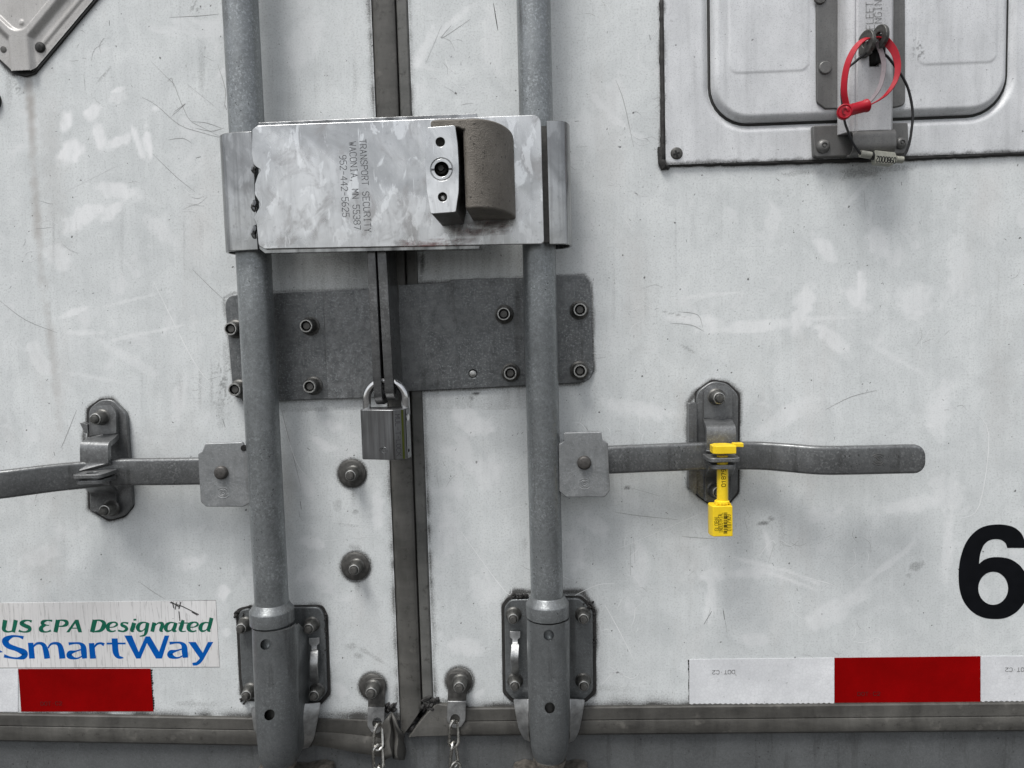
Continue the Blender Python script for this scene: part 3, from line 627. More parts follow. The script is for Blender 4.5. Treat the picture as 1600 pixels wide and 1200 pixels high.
# faint press line in the left door
# scratches: fine ribbons of worn paint on each door
def scr(parent, lines, w, mat, name, d=.12):
    m = MB()
    for L in lines:
        pts = catmull([(*UV(x, y),) for x, y in L], 4) if len(L) > 2 else [UV(*L[0]), UV(*L[1])]
        n = len(pts); q = []
        for i, p in enumerate(pts):
            t = i/(n-1); q.append((p[0], p[1], w*(.35+.65*math.sin(math.pi*min(max(t, .04), .96)))))
        m.stroke(q, d)
    return obj(name, m, mat, parent, recalc=False)
scr(dl, [[(237, 97), (262, 122), (272, 132), (278, 148), (285, 165), (297, 188), (318, 200), (345, 214)], [(293, 132), (334, 165)], [(222, 152), (245, 165), (280, 195), (318, 208), (352, 217)], [(272, 175), (290, 162), (268, 182)], [(262, 219), (285, 216), (300, 224)], [(265, 27), (310, 25), (342, 22)], [(238, 240), (275, 276), (305, 300)], [(316, 87), (335, 96)], [(340, 100), (352, 140), (350, 170)], [(300, 190), (322, 192), (345, 200)], [(305, 200), (330, 205), (350, 200)], [(200, 286), (215, 283)], [(262, 128), (268, 122), (271, 135)],
  [(216, 908), (240, 925), (258, 936)], [(0, 470), (40, 500), (90, 520)], [(120, 640), (100, 690), (95, 700)], [(440, 640), (455, 700), (470, 760)], [(300, 420), (330, 450), (352, 470)]], .45, M['scratch_dark'], 'scratch_marks')
scr(dl, [[(469, 783), (471, 796)], [(352, 165), (354, 172)], [(171, 32), (171, 40)], [(84, 706), (86, 712)], [(348, 655), (352, 668)], [(306, 247), (314, 245)], [(138, 242), (140, 246)], [(480, 700), (484, 703)], [(540, 520), (542, 526)]], .9, M['scratch_black'], 'scuff_marks')
scr(dr_, [[(1047, 505), (1080, 508), (1100, 518)], [(1060, 487), (1090, 492), (1098, 512)], [(1163, 810), (1168, 830)], [(1110, 950), (1104, 975)], [(1130, 950), (1136, 990)], [(985, 762), (1030, 775)], [(960, 800), (1000, 806), (1060, 812)], [(1065, 838), (1085, 840), (1120, 842)], [(1290, 840), (1300, 836)], [(1075, 900), (1084, 892)], [(1165, 795), (1172, 808)], [(950, 290), (960, 289)], [(900, 230), (918, 229)], [(962, 125), (975, 160), (990, 230)], [(985, 855), (985, 900)], [(990, 840), (992, 880)], [(1290, 640), (1330, 620), (1370, 610)], [(705, 40), (690, 60), (735, 30)], [(665, 100), (690, 40)], [(1210, 850), (1200, 880)], [(1350, 300), (1352, 330)]], .45, M['scratch_dark'], 'scratch_marks')
scr(dr_, [[(1112, 955), (1100, 975)], [(1130, 954), (1132, 968)], [(1207, 880), (1209, 884)], [(1245, 919), (1246, 923)], [(800, 681), (802, 679)], [(808, 679), (810, 676)], [(815, 678), (817, 675)], [(1088, 700), (1090, 702)], [(1069, 745), (1071, 750)], [(771, 5), (775, 30), (778, 48)], [(1015, 55), (1016, 62)], [(1213, 279), (1218, 283)], [(1408, 284), (1409, 290)], [(898, 190), (904, 189)], [(1040, 800), (1044, 803)]], .9, M['scratch_black'], 'scuff_marks')
scr(dr_, [[(1232, 895), (1290, 910), (1310, 918)], [(1185, 870), (1205, 845), (1212, 850)], [(1280, 925), (1340, 880)], [(945, 945), (958, 968), (975, 1000), (990, 1030)], [(940, 1070), (960, 1050), (975, 1055)], [(948, 1068), (965, 1040)], [(1010, 660), (1080, 690)], [(1520, 640), (1545, 680), (1530, 790), (1500, 810)], [(1140, 270), (1160, 290)], [(1295, 310), (1320, 270)], [(765, 800), (820, 790)], [(720, 830), (790, 925), (800, 915)], [(880, 940), (930, 915), (960, 912)], [(960, 860), (1100, 800)], [(950, 1040), (985, 1060), (1000, 1050)]], .8, M['scratch_light'], 'pale_scratch_marks', .16)
scr(dl, [[(440, 650), (462, 720), (480, 745)], [(352, 780), (385, 772)], [(480, 650), (470, 700)], [(240, 440), (300, 560), (330, 600)], [(100, 300), (180, 260)], [(520, 815), (590, 822)], [(505, 845), (585, 838)]], .8, M['scratch_light'], 'pale_scratch_marks', .16)
def random_marks(parent, x0, x1, seed):
    r = random.Random(seed); dk, lt, sp = [], [], []
    for i in range(26):
        cx, cy, an = r.uniform(x0, x1), r.uniform(10, 1080), r.uniform(0, math.pi)
        for k in range(r.randint(1, 5)):
            L = r.uniform(6, 34); a = an+r.uniform(-.5, .5); x, y = cx+r.uniform(-25, 25), cy+r.uniform(-25, 25); b = r.uniform(-.25, .25)*L
            q = [(x-math.cos(a)*L/2, y-math.sin(a)*L/2), (x-math.sin(a)*b, y+math.cos(a)*b), (x+math.cos(a)*L/2, y+math.sin(a)*L/2)]
            (dk if r.random() < .45 else lt).append(q)
    for i in range(60):
        x, y, L, a = r.uniform(x0, x1), r.uniform(5, 1090), r.uniform(1.2, 4.5), r.gauss(math.pi/2, .5)
        sp.append([(x, y), (x+math.cos(a)*L, y+math.sin(a)*L)])
    scr(parent, dk, .26, M['scratch_dark'], 'scratch_marks', .13); scr(parent, lt, .5, M['scratch_light'], 'pale_scratch_marks', .14); scr(parent, sp, .75, M['scratch_black'], 'scuff_marks', .15)
random_marks(dl, -40, 600, 21); random_marks(dr_, 690, 1030, 22); random_marks(dr_, 960, 1640, 23)
# the black numeral
out6 = [(835, 355), (655, 355), (640, 310), (600, 278), (545, 268), (480, 280), (430, 320), (400, 380), (385, 440), (378, 512), (430, 470), (500, 448), (580, 445), (670, 460), (740, 495), (800, 550), (850, 640), (865, 750), (845, 850), (800, 930), (730, 1000), (640, 1045), (540, 1057), (430, 1045), (330, 1000), (250, 920), (200, 820), (178, 700), (178, 560), (200, 430), (250, 300), (330, 200), (420, 145), (520, 125), (620, 125), (720, 150), (790, 205), (825, 270)]
Z6 = lambda p: UV(1470+p[0]/6.315, 800+p[1]/6.315, .2)
parts6 = [[Z6(p) for p in out6[:2]], [Z6(p) for p in catmull(out6[1:10], 4)], [Z6(p) for p in catmull(out6[9:], 4)]]
outer = parts6[0][:1]+parts6[1]+parts6[2][1:]
hole = [Z6((517+147*math.cos(t), 753+163*math.sin(t))) for t in [2*math.pi*i/40 for i in range(40)]]
obj('numeral', MB().holed(outer, [hole], .2), M['ink'], dr_, recalc=False)

# ------------------------------------------------------------------ rear sill below the doors
sl = thing('trailer_sill', 'grey steel rear sill under both white doors', 'sill', W3((U0+U1)/2, UV(800, 1260)[1], 0))
vS = UV(800, 1160)[1]
obj('sill_plate', MB().box(U0, U1, vS-150, vS+12, -30, -2.5), M['sill'], sl, 1)
# ------------------------------------------------------------------ tapes and sticker
def strip(mb, x0, x1, yt0, yt1, yb0, yb1, d, th=.25, jag=None):
    pts = [(x0, yt0), (x1, yt1), (x1, yb1)]
    r = random.Random(4)
    if jag:
        n = int(abs(x1-x0)/4)
        pts += [(x1+(x0-x1)*i/n, yb1+(yb0-yb1)*i/n+(1.1 if i % 2 else -.5)+r.uniform(-.3, .3)) for i in range(1, n)]
    pts.append((x0, yb0))
    mb.prism([UV(*p, d) for p in pts], d-th, d); return mb
tr = thing('reflective_tape', 'red and white reflective tape low on the right door under the numeral', 'tape', P(1304, 1064, 0), 'reflective tapes along the door bottoms')
obj('white_block', strip(MB(), 1077, 1303.5, 1030.5, 1028, 1099.5, 1098.5, .5, .4, True), M['tape_white'], tr)
obj('red_block', strip(MB(), 1304, 1532, 1028, 1025.5, 1098, 1096.5, .5, .4), M['tape_red'], tr)
obj('white_block', strip(MB(), 1532.5, 1760, 1025.5, 1024, 1095.5, 1094.5, .5, .4, True), M['tape_white'], tr)
def black_edge(parent, x0, y0, x1, y1, seed):
    m = MB(); r = random.Random(seed); n = 16
    for i in range(n):
        t = i/n; x = x0+(x1-x0)*t+r.uniform(-.6, .6); y = y0+(y1-y0)*t
        m.prism([UV(x-1.2, y, .3), UV(x+r.uniform(.8, 2.4), y+.5, .3), UV(x+r.uniform(.5, 2), y+3.2, .3), UV(x-1.2, y+4, .3)], 0, .3+.01*(i % 3))
    obj('frayed_edge', m, M['rubber'], parent)
black_edge(tr, 1076.5, 1031, 1077.5, 1099, 1)
m = MB(); stext(m, 'DOT.C2', P(1148, 1047, .6), P(1113, 1047.5, .6), 4.2, .55); obj('lettering', m, M['faint_ink'], tr, recalc=False)
m = MB(); stext(m, 'DOT.C2', P(1606, 1043, .6), P(1571, 1043.5, .6), 4.2, .55); obj('lettering', m, M['faint_ink'], tr, recalc=False)
m = MB(); stext(m, 'DOT.C2', P(1340, 1087, .6), P(1375, 1086.5, .6), 4.0, .6); obj('lettering', m, M['dark_red_ink'], tr, recalc=False)
tl = thing('reflective_tape', 'red and white reflective tape low on the left door under the sticker', 'tape', P(100, 1078, 0), 'reflective tapes along the door bottoms')
obj('white_block', strip(MB(), -160, 28, 1045.5, 1045.5, 1112, 1112, .5, .4), M['tape_white'], tl)
m = MB(); m.prism([UV(28.5, 1045.5, .55), UV(235, 1045, .55), UV(239.5, 1111.5, .55), UV(33, 1112, .55)], .1, .55); obj('red_block', m, M['tape_red'], tl)
black_edge(tl, 236, 1046, 239.5, 1109, 2)
m = MB(); stext(m, 'DOT.C2', P(64, 1102, .65), P(97, 1101.5, .65), 4.0, .6); obj('lettering', m, M['dark_red_ink'], tl, recalc=False)
st = thing('sticker', 'cracked white sticker with green and blue lettering above the red tape', 'sticker', P(170, 990, 0))
m = MB(); m.prism([UV(-190, 944.5, .4), UV(337, 938.5, .4), UV(343, 1042, .4), UV(-186, 1044, .4)], 0, .4); obj('backing', m, M['vinyl'], st)
ZA = lambda x, y: UV(x/8.889, 930+y/8.889, .5)
ZB = lambda x, y: UV(170+x/8.889, 930+y/8.889, .5)
k9 = 1/8.889/pxs(.5)
def ink(mb, Z, strokes, base, wk=1.1):
    for i, s_ in enumerate(strokes):
        q = catmull([(*Z(x, y), w*k9*wk) for x, y, w in s_], 6); mb.stroke(q, base+.02*(i % 4))
m = MB()
ink(m, ZA, [[(325, 592, 50), (250, 572, 26), (160, 574, 40), (75, 630, 92), (110, 700, 78), (230, 748, 66), (335, 800, 92), (325, 855, 70), (250, 876, 30), (150, 868, 28), (55, 842, 48)],
  [(425, 660, 74), (445, 880, 80)], [(450, 735, 16), (500, 678, 30), (560, 668, 38), (610, 700, 62), (640, 790, 78), (656, 880, 80)], [(665, 735, 16), (710, 678, 28), (780, 668, 38), (830, 700, 64), (855, 790, 80), (866, 880, 82)],
  [(953, 675, 42), (1040, 666, 26), (1110, 672, 36), (1155, 715, 72), (1165, 800, 80), (1175, 880, 66)], [(1140, 752, 18), (1050, 778, 24), (975, 800, 62), (965, 845, 78), (1030, 876, 32), (1090, 872, 20), (1150, 840, 16)],
  [(1270, 665, 74), (1292, 880, 80)], [(1300, 735, 16), (1345, 680, 30), (1400, 668, 30), (1445, 688, 46)]], .45)
ink(m, ZB, [[(80, 600, 82), (86, 700, 82), (98, 800, 80), (135, 858, 50), (203, 870, 14)], [(-31, 672, 25), (100, 671, 25), (233, 670, 25)],
  [(843, 667, 42), (930, 658, 26), (1000, 664, 36), (1045, 707, 72), (1055, 792, 80), (1065, 868, 72)], [(1030, 744, 18), (940, 770, 24), (865, 792, 62), (855, 837, 78), (920, 868, 32), (980, 864, 20), (1040, 832, 16)]], .45)
m.sheet([ZB(*p) for p in [(215, 560), (320, 560), (415, 790), (510, 572), (572, 572), (697, 785), (775, 560), (840, 560), (738, 880), (655, 880), (530, 665), (440, 880), (380, 880)]], .47)
m.sheet([ZB(*p) for p in [(1105, 650), (1205, 650), (1305, 800), (1375, 650), (1450, 650), (1310, 900), (1270, 950), (1220, 977), (1165, 978), (1158, 940), (1215, 930), (1265, 878)]], .47)
m.sheet([ZA(*p) for p in [(-60, 740), (10, 770), (42, 790), (10, 796), (-60, 790)]], .47)
obj('blue_lettering', m, M['blue'], st, recalc=False)
m = MB()
eL = lambda dx: [[(12+dx, 447, 12), (70+dx, 440, 15), (112+dx, 412, 26), (100+dx, 384, 22), (60+dx, 376, 18), (5+dx, 398, 36), (-15+dx, 440, 48), (-5+dx, 482, 40), (40+dx, 505, 20), (95+dx, 492, 16)]]
ink(m, ZA, [[(72, 345, 54), (60, 420, 52), (55, 478, 46), (100, 508, 22), (160, 500, 18), (182, 470, 14)], [(218, 345, 52), (202, 430, 48), (182, 515, 44)],
  [(440, 365, 32), (390, 350, 16), (330, 360, 32), (298, 392, 48), (350, 425, 48), (405, 450, 46), (410, 482, 42), (370, 508, 22), (310, 508, 18), (260, 492, 30)],
  [(725, 356, 26), (660, 349, 16), (600, 367, 40), (592, 397, 42), (640, 415, 15), (682, 418, 12)], [(632, 421, 15), (582, 440, 42), (570, 480, 54), (610, 508, 24), (660, 508, 16), (706, 490, 26)],
  [(805, 345, 52), (770, 515, 50)], [(805, 350, 16), (870, 348, 20), (922, 368, 42), (922, 405, 42), (870, 430, 20), (800, 431, 12)], [(985, 458, 12), (1100, 458, 12)],
  [(1318, 345, 58), (1278, 515, 52)], [(1310, 350, 16), (1390, 350, 22), (1442, 385, 48), (1436, 442, 54), (1390, 493, 34), (1300, 508, 14)]], .45, 1.25)
m.sheet([ZA(*p) for p in [(920, 515), (1045, 340), (1090, 340), (1140, 515), (1088, 515), (1045, 392), (962, 515)]], .53)
ink(m, ZB, eL(0)+eL(1122)+[[(270, 392, 26), (220, 381, 16), (183, 392, 26), (183, 418, 36), (230, 440, 36), (248, 473, 36), (200, 503, 20), (128, 490, 24)], [(352, 383, 50), (337, 440, 50), (322, 488, 46), (348, 504, 12)], [(343, 343, 20), (362, 341, 24), (384, 338, 20)],
  [(545, 388, 14), (480, 378, 18), (425, 402, 36), (402, 450, 48), (422, 494, 30), (470, 494, 14), (512, 450, 12)], [(540, 383, 44), (528, 450, 44), (514, 520, 38), (488, 558, 22), (428, 570, 12)],
  [(632, 380, 46), (602, 507, 44)], [(640, 425, 10), (690, 386, 18), (742, 396, 40), (737, 440, 44), (722, 488, 38), (752, 503, 12)],
  [(925, 388, 14), (860, 380, 18), (808, 408, 38), (790, 458, 48), (812, 497, 30), (860, 490, 14), (902, 450, 12)], [(932, 383, 40), (915, 440, 44), (900, 488, 42), (942, 502, 12)],
  [(1032, 345, 36), (1012, 420, 46), (996, 478, 44), (1022, 504, 15), (1072, 498, 10)], [(968, 387, 14), (1106, 387, 14)],
  [(1405, 388, 14), (1340, 380, 18), (1290, 408, 38), (1272, 458, 48), (1294, 497, 30), (1342, 490, 14), (1384, 450, 12)], [(1427, 315, 46), (1402, 420, 44), (1385, 482, 42), (1412, 503, 12)]], .45, 1.25)
obj('green_lettering', m, M['green'], st, recalc=False)
m = MB()
for L in [[(266, 941), (285, 947), (311, 960)], [(268, 940), (280, 948)], [(270, 942), (272, 950)], [(276, 941), (274, 952)], [(283, 940), (280, 951)], [(280, 955), (281.5, 970)], [(300, 956), (309, 961)]]:
    q = [UV(*p) for p in L]; m.stroke([(*p, 1.1) for p in q], .62+.02*random.random())
obj('scuff_marks', m, M['scratch_black'], st, recalc=False)
m = MB()
for a, b_ in (((-2, 944), (337, 938)), ((337, 938), (343, 1042)), ((343, 1042), (-2, 1043.5))):
    m.stroke([(*UV(*a), .7), (*UV((a[0]+b_[0])/2, (a[1]+b_[1])/2+.2), .5), (*UV(*b_), .7)], .08)
obj('dirty_outline', m, M['scratch_black'], st, recalc=False)

# ------------------------------------------------------------------ bolts
HUCK = [(9.2, 0), (9.4, .6), (9.2, 1.4), (7.6, 2.0), (6.8, 3.4), (6.4, 9), (6.1, 14.5), (5.7, 15.4), (4.9, 15.4), (4.6, 12)]
PIN = [(4.6, 11), (3.4, 12.4), (3.2, 13.6), (0, 13.6)]
LONG = [(9.0, 0), (9.0, .8), (7.4, 1.6), (7.0, 3), (6.8, 8), (6.2, 12), (5.6, 13), (5.0, 13.2), (4.6, 13)]
LPIN = [(4.4, 12), (3.9, 16.5), (3.3, 18.2), (0, 18.4)]
def bolt(parent, x, y, d0, kind='huck', k=1.0, cm=None, pm=None, washer=None):
    """a bolt whose foot shows at pixel x, y on depth d0"""
    c = P(x, y, d0)
    o = MB().lathe(c, [(r*k, h) for r, h in (HUCK if kind == 'huck' else LONG)])
    q = obj('bolt', o, cm or M['bolt'], parent, sharp=50)
    pn = MB().lathe(c, [(r*k, h) for r, h in (PIN if kind == 'huck' else LPIN)]); obj('pin', pn, pm or M['bolt_dark'], q, sharp=40)
    if kind == 'huck':
        rim = MB().lathe(c, [(r*k, h) for r, h in [(6.25, 13.0), (6.3, 14.9), (5.9, 15.8), (5.0, 15.8), (4.7, 15.0)]]); obj('rim', rim, M['bolt_bright'], q, sharp=60)
    elif washer is None:
        rim = MB().lathe(c, [(r*k, h) for r, h in [(5.6, 12.9), (5.7, 13.6), (5.0, 13.9), (4.5, 13.4)]]); obj('rim', rim, M['bolt_bright'], q, sharp=60)
    return q
def washer_bolt(label, x, y, rpx, k=1.0):
    t = thing('washered_bolt', label, 'bolt', P(x, y, 0), 'large washered bolts beside the centre seam')
    r = rpx/pxs(0)
    obj('washer', MB().lathe(P(x, y, 0), [(0, 0), (r, 0), (r, 1.4), (r-.6, 2.1), (r-3, 2.3), (r-6, 3.1), (0, 3.2)]), M['bolt_dark'], t, sharp=50)
    bolt(t, x+2, y, 3.0, 'long', k); return t
washer_bolt('upper of two lone washered bolts, just below left of the padlock', 550.3, 739.5, 22.5)
washer_bolt('lower of two lone washered bolts, on bare white paint left of the seam', 555.7, 884.5, 23)

# ------------------------------------------------------------------ hasp plates with fins
h1 = thing('hasp_plate', 'dark galvanised hasp plate on the left door behind the left rod', 'hasp', P(465, 540, 0), 'two halves of the hasp')
obj('plate', MB().pprism([(350, 461), (592, 451), (592, 620.5), (380, 628), (364, 612)], 0, 4.5, [14, 0, 0, 2, 4]), M['plate'], h1, .8)
obj('reinforcing_strip', MB().pprism([(505, 454), (591, 451), (591, 620.5), (512, 623.5)], 4.5, 6.0, 0), M['plate'], h1, .5)
for x, y, d in ((369, 514, 1), (485, 509.5, 1), (375, 607, 1), (490, 602.5, 1)): bolt(h1, x, y, 4.5, 'huck', 1.1)
h2 = thing('hasp_plate', 'dark galvanised hasp plate on the right door with five bolt positions', 'hasp', P(770, 520, 0), 'two halves of the hasp')
cm = MB().cyl(P(739, 584, 9), P(739, 584, 2), 4.6)
obj('plate', MB().pprism([(622, 445), (700, 441), (706, 437), (922, 429), (928, 597), (640, 611.5), (622, 612)], 0, 4.5, [0, 0, 0, 14, 16, 0, 0]), M['plate'], h2, .8, cutters=[cm])
obj('rivet', MB().lathe(P(739, 584, 0), [(3.6, 1), (3.6, 3.4), (2.4, 4.0), (0, 4.1)]), M['bolt_bright'], h2)
for x, y in ((788, 491), (905, 484.5), (798, 582), (905, 578.5)): bolt(h2, x, y, 4.5, 'huck', 1.1)
def fin(parent, xt, xb, w, name, dfront, yb, dback=3):
    """plate standing off the door; its front edge runs from (xt, 400) to (xb, yb)"""
    a = UV(xt, 400, dfront); b_ = UV(xb, yb, dfront); uc = (a[0]+b_[0])/2; vt = a[1]+45; vb_ = b_[1]
    pr = [(vt, dback), (vt, dfront), (vb_+14, dfront)]+[(vb_+14-14*math.sin(t), dfront-14+14*math.cos(t)) for t in [math.pi/2*i/6 for i in range(1, 6)]]+[(vb_, dfront-16), (vb_, dfront-24), (vb_+10, 14), (vb_+10, dback)]
    m = MB(); b = m.b
    n = len(pr); slope = (b_[0]-a[0])/(b_[1]-a[1])
    f1 = [b.verts.new(W3(a[0]+(v-a[1])*slope-w/2, v, d)) for v, d in pr]; f2 = [b.verts.new(W3(a[0]+(v-a[1])*slope+w/2, v, d)) for v, d in pr]
    b.faces.new(f1); b.faces.new(f2[::-1])
    for i in range(n): b.faces.new((f1[i], f2[i], f2[(i+1) % n], f1[(i+1) % n]))
    hole = MB().cyl(W3(uc-30, vb_+15, 46), W3(uc+30, vb_+15, 46), 8, 24)
    return obj(name, m, M['fin'], parent, 2.2, 3, cutters=[hole])
fin(h1, 580, 591, 8.5, 'fin', 56, 634)
fin(h2, 596.5, 609, 9.5, 'fin', 56, 628)

# ------------------------------------------------------------------ locking rods
def rod(label, c_top, c_bot, r):
    t = thing('locking_rod', label, 'locking rod', P(c_bot[0], c_bot[1], RD), 'vertical locking rods')
    a = P(*c_top, RD); b_ = P(*c_bot, RD); dirn = (a-b_).normalized()
    obj('tube', MB().cyl(b_, a+dirn*.25, r, 64), M['rod'], t); return t, a, b_
RD = 37
r1, ra, rb = rod('left galvanised locking rod whose flat handle runs out of the photo', (382.3, 135), (432, 1080), 17.6)
r2_, rc_, rd_ = rod('right galvanised locking rod whose handle carries the yellow seal', (837.3, 165), (858, 1080), 17.0)
def collar(parent, x, y, d, r, th, ax):
    c = P(x, y, d)
    obj('collar', MB().lathe(c, [(17.2, 14), (18.5, 12.5), (r-1.5, 7.5), (r, 6), (r+.2, 5.2), (r, -8), (r-1.5, -9), (17, -9)], ax, 48), M['housing'], parent, sharp=50)
axL = (ra-rb).normalized(); axR = (rc_-rd_).normalized()
collar(r1, 425, 960, RD, 23.0, 0, axL); collar(r2_, 855.5, 950, RD, 22.6, 0, axR)
# handle brackets, pins and handles
def emblem(mb, x, y, d):
    c = UV(x, y, d)
    for rr, a0_, a1_ in ((5.2, 200, 520), ): pass
    for rr, a0_, a1_ in ((3.9, 20, 160), (3.9, 200, 340), (5.8, 35, 145), (5.8, 215, 325)):
        mb.tube([W3(c[0]+rr*math.cos(R_(q))*1.15, c[1]+rr*math.sin(R_(q))*.95, d) for q in range(a0_, a1_+1, 12)], .32, 5)
    sp = catmull([(1.6, 1.5), (0, 2.3), (-1.7, 1.3), (0, 0), (1.7, -1.3), (0, -2.3), (-1.6, -1.5)], 4)
    mb.tube([W3(c[0]+p[0], c[1]+p[1], d) for p in sp], .35, 5)
BD = 46
def bracket(parent, poly, rad, pin, emb, weldx, wy0, wy1, side):
    o = obj('handle_bracket', MB().pprism(poly, BD-5, BD, rad), M['bracket'], parent, 1.0)
    pcx = sum(q[0] for q in poly)/len(poly); pcy = sum(q[1] for q in poly)/len(poly); back = [(pcx+(x-pcx)*.8+(840-pcx)*.03, pcy+(y-pcy)*.8+(518-pcy)*.03) for x, y in poly]
    obj('handle_bracket', MB().pprism([(x, y) for x, y in back], 20, 25, 3), M['bracket'], parent, .8)
    e = MB(); emblem(e, emb[0], emb[1], BD+.1); obj('stamp', e, M['bracket'], o)
    obj('pivot_pin', MB().lathe(P(*pin, BD+3)+Vector((0, .031, 0)), [(0, 0), (7.2, 0), (7.2, 30.5), (6.2, 32.3), (5, 32.8), (0, 33)]), M['pin'], parent, sharp=50)
    w = MB(); r = random.Random(2)
    pts = [P(weldx+side*.6*math.sin(i*1.3), wy0+(wy1-wy0)*i/14, BD-5+r.uniform(-.6, .6)) for i in range(15)]
    w.tube(pts, [2.6+r.uniform(-.5, .5) for _ in pts], 8); obj('weld', w, M['bracket'], parent)
bracket(r2_, [(873, 694), (881, 690), (881, 676), (940, 675), (941, 687), (950, 692), (953, 767), (946, 777), (884, 777), (874, 768)], [2, 3, 2, 2, 3, 2, 5, 5, 3, 3], (913, 723.5), (913.5, 756), 873.5, 694, 770, 1)
bracket(r1, [(309, 709), (316, 705), (320, 693), (378, 691), (388, 712), (391, 786), (380, 792), (321.5, 792), (313, 784)], [2, 3, 3, 2, 2, 4, 4, 4, 4], (344.5, 739), (348.5, 770), 390, 712, 786, -1)
obj('curl_hole', MB().cyl(P(381, 700, BD-2), P(381, 700, BD+.3), 3.2), M['hole'], r1)
def handle(parent, cl, hmm, th, endr):
    th = 9.5
    """flat bar; cl = (x, y, d) of its centre line at the front face"""
    c3 = catmull(cl, 5); pts = [P(x, y, d) - Vector((0, -th/2000, 0)) for x, y, d in c3]
    n = len(pts); wid = [hmm]*n
    if endr:
        m_ = 7; last = pts[-1]; dr = (pts[-1]-pts[-2]).normalized()
        for i in range(1, m_+1):
            q = i/m_; pts.append(last+dr*(.010*math.sin(q*math.pi/2))); wid.append(hmm*(1-.62*(1-math.cos(q*math.pi/2))))
    m = MB().strap(pts, wid, th, (0, 0, 1), 3.2); return obj('handle', m, M['forged'], parent, sharp=35)
hR = handle(r2_, [(905, 721, 37), (953, 719.5, 36), (1010, 717, 33), (1070, 714.7, 30), (1130, 713, 28), (1190, 713.3, 29), (1235, 716.5, 42), (1285, 720.3, 52), (1340, 720, 54), (1400, 718.6, 54), (1430, 718, 54)], 29.3, 8, True)
hL = handle(r1, [(350, 738, 37), (310, 737.3, 36), (262, 738, 34), (202, 738.5, 32), (165, 740, 34), (126, 743.5, 42), (80, 748, 55), (40, 753, 66), (0, 758, 76), (-50, 764, 84), (-110, 770, 90)], 29.0, 8, True)
e = MB(); emblem(e, 1372, 718, 54.2); obj('stamp', e, M['bolt_dark'], hR)
obj('shine_patch', MB().pprism([(974, 699), (1005, 697), (1008, 739), (970, 741)], 33, 35.6, 1), M['bracket'], hR, .4) if False else None

# ------------------------------------------------------------------ rod bearings at the bottom
def bearing(label, plate_px, prad, cx0, y0, cx1, y1, rr, bolts, holes, wings, clip, neck, rodaxis):
    t = thing('rod_bearing', label, 'bearing bracket', P((cx0+cx1)/2, (y0+y1)/2, 0), 'bearing brackets of the locking rods')
    obj('base_plate', MB().pprism(plate_px, 0, 5, prad), M['housing'], t, 1.2)
    gk = [(x+(x-(cx0+cx1)/2)*.07, y+(y-1020)*.05) for x, y in plate_px]
    obj('gasket', MB().pprism(gk, 0, 1.6, 8), M['caulk'], t, .6)
    # U shaped housing around the rod
    a = UV(cx0, y0, RD); b_ = UV(cx1, y1, RD)
    pr = [(-rr, 4)]+[(rr*math.cos(math.pi-q), RD+rr*math.sin(q)) for q in [math.pi*i/28 for i in range(29)]]+[(rr, 4)]
    inner = [(x*(rr-3.5)/rr, 4 if d == 4 else RD+(d-RD)*(rr-3.5)/rr) for x, d in pr][::-1]
    prof = pr+inner; m = MB(); b = m.b; n = len(prof); sections = []
    H = a[1]-b_[1]
    for q, sc in ((0, 1.0), (.02, 1.0), (.2, .998), (.5, .98), (.8, .93), (.9, .88), (.96, .80), (1.0, .68)):
        v = a[1]-H*q; uc = a[0]+(b_[0]-a[0])*q; sections.append([b.verts.new(W3(uc+x*sc, v-(max(0, RD-d)*.75 if q < .05 else 0), RD+(d-RD)*(sc if d > RD else 1))) for x, d in prof])
    for A, B in zip(sections, sections[1:]):
        for k in range(n): b.faces.new((A[k], B[k], B[(k+1) % n], A[(k+1) % n]))
    b.faces.new(sections[0]); b.faces.new(sections[-1][::-1])
    cut = [MB().cyl(P(x, y, 30)*1.0, P(x, y, 75), 5.3, 28) for x, y in holes]
    obj('housing', m, M['housing'], t, .8, 2, cutters=cut)
    obj('rod_end', MB().cyl(P(cx0, y0-10, RD)*1.0, P(cx1, y1+8, RD), 14, 32), M['bolt_dark'], t)
    obj('neck', MB().lathe(P(cx1, y1+1, RD), [(0, 3), (17.5, 3), (17.5, -1), (16, -3), (14, -12), (0, -12)], (b_[0]*0, 0, 1), 40), M['shoe'], t)
    for w in wings:
        x, yT, yB, wd, sg = w
        pts = [P(x, yT, 14), P(x-sg*1, yT+18, 18), P(x-sg*3, yT+38, 17), P(x-sg*5, yB-12, 12), P(x-sg*10, yB, 8)]
        m = MB().strap([Vector(p) for p in catmull(pts, 4)], [21-13*(q_/16)**1.6 for q_ in range(17)], 3.5, (sg*.8, .6, 0)); obj('wing', m, M['alu'], t, 1.2, 2)
    for x, y in bolts: bolt(t, x, y, 5, 'long', .98)
    x, yT, yB = clip; tg = M['alu']
    pts = catmull([P(x, yT-22, 7), P(x, yT-6, 9), P(x, yT+4, 14), P(x-1, (yT+yB)/2, 19), P(x, yB-6, 14), P(x, yB+3, 7)], 5)
    wds = [11-3.5*math.sin(math.pi*min(1, i/9)) for i in range(len(pts))]; wds = [12]*4+[6.5]*4+[9]*(len(pts)-8)
    obj('spring_clip', MB().strap(pts, wds, 2.4, (1, 0, 0)), tg, t, .8)
    # lumps of sealant
    return t
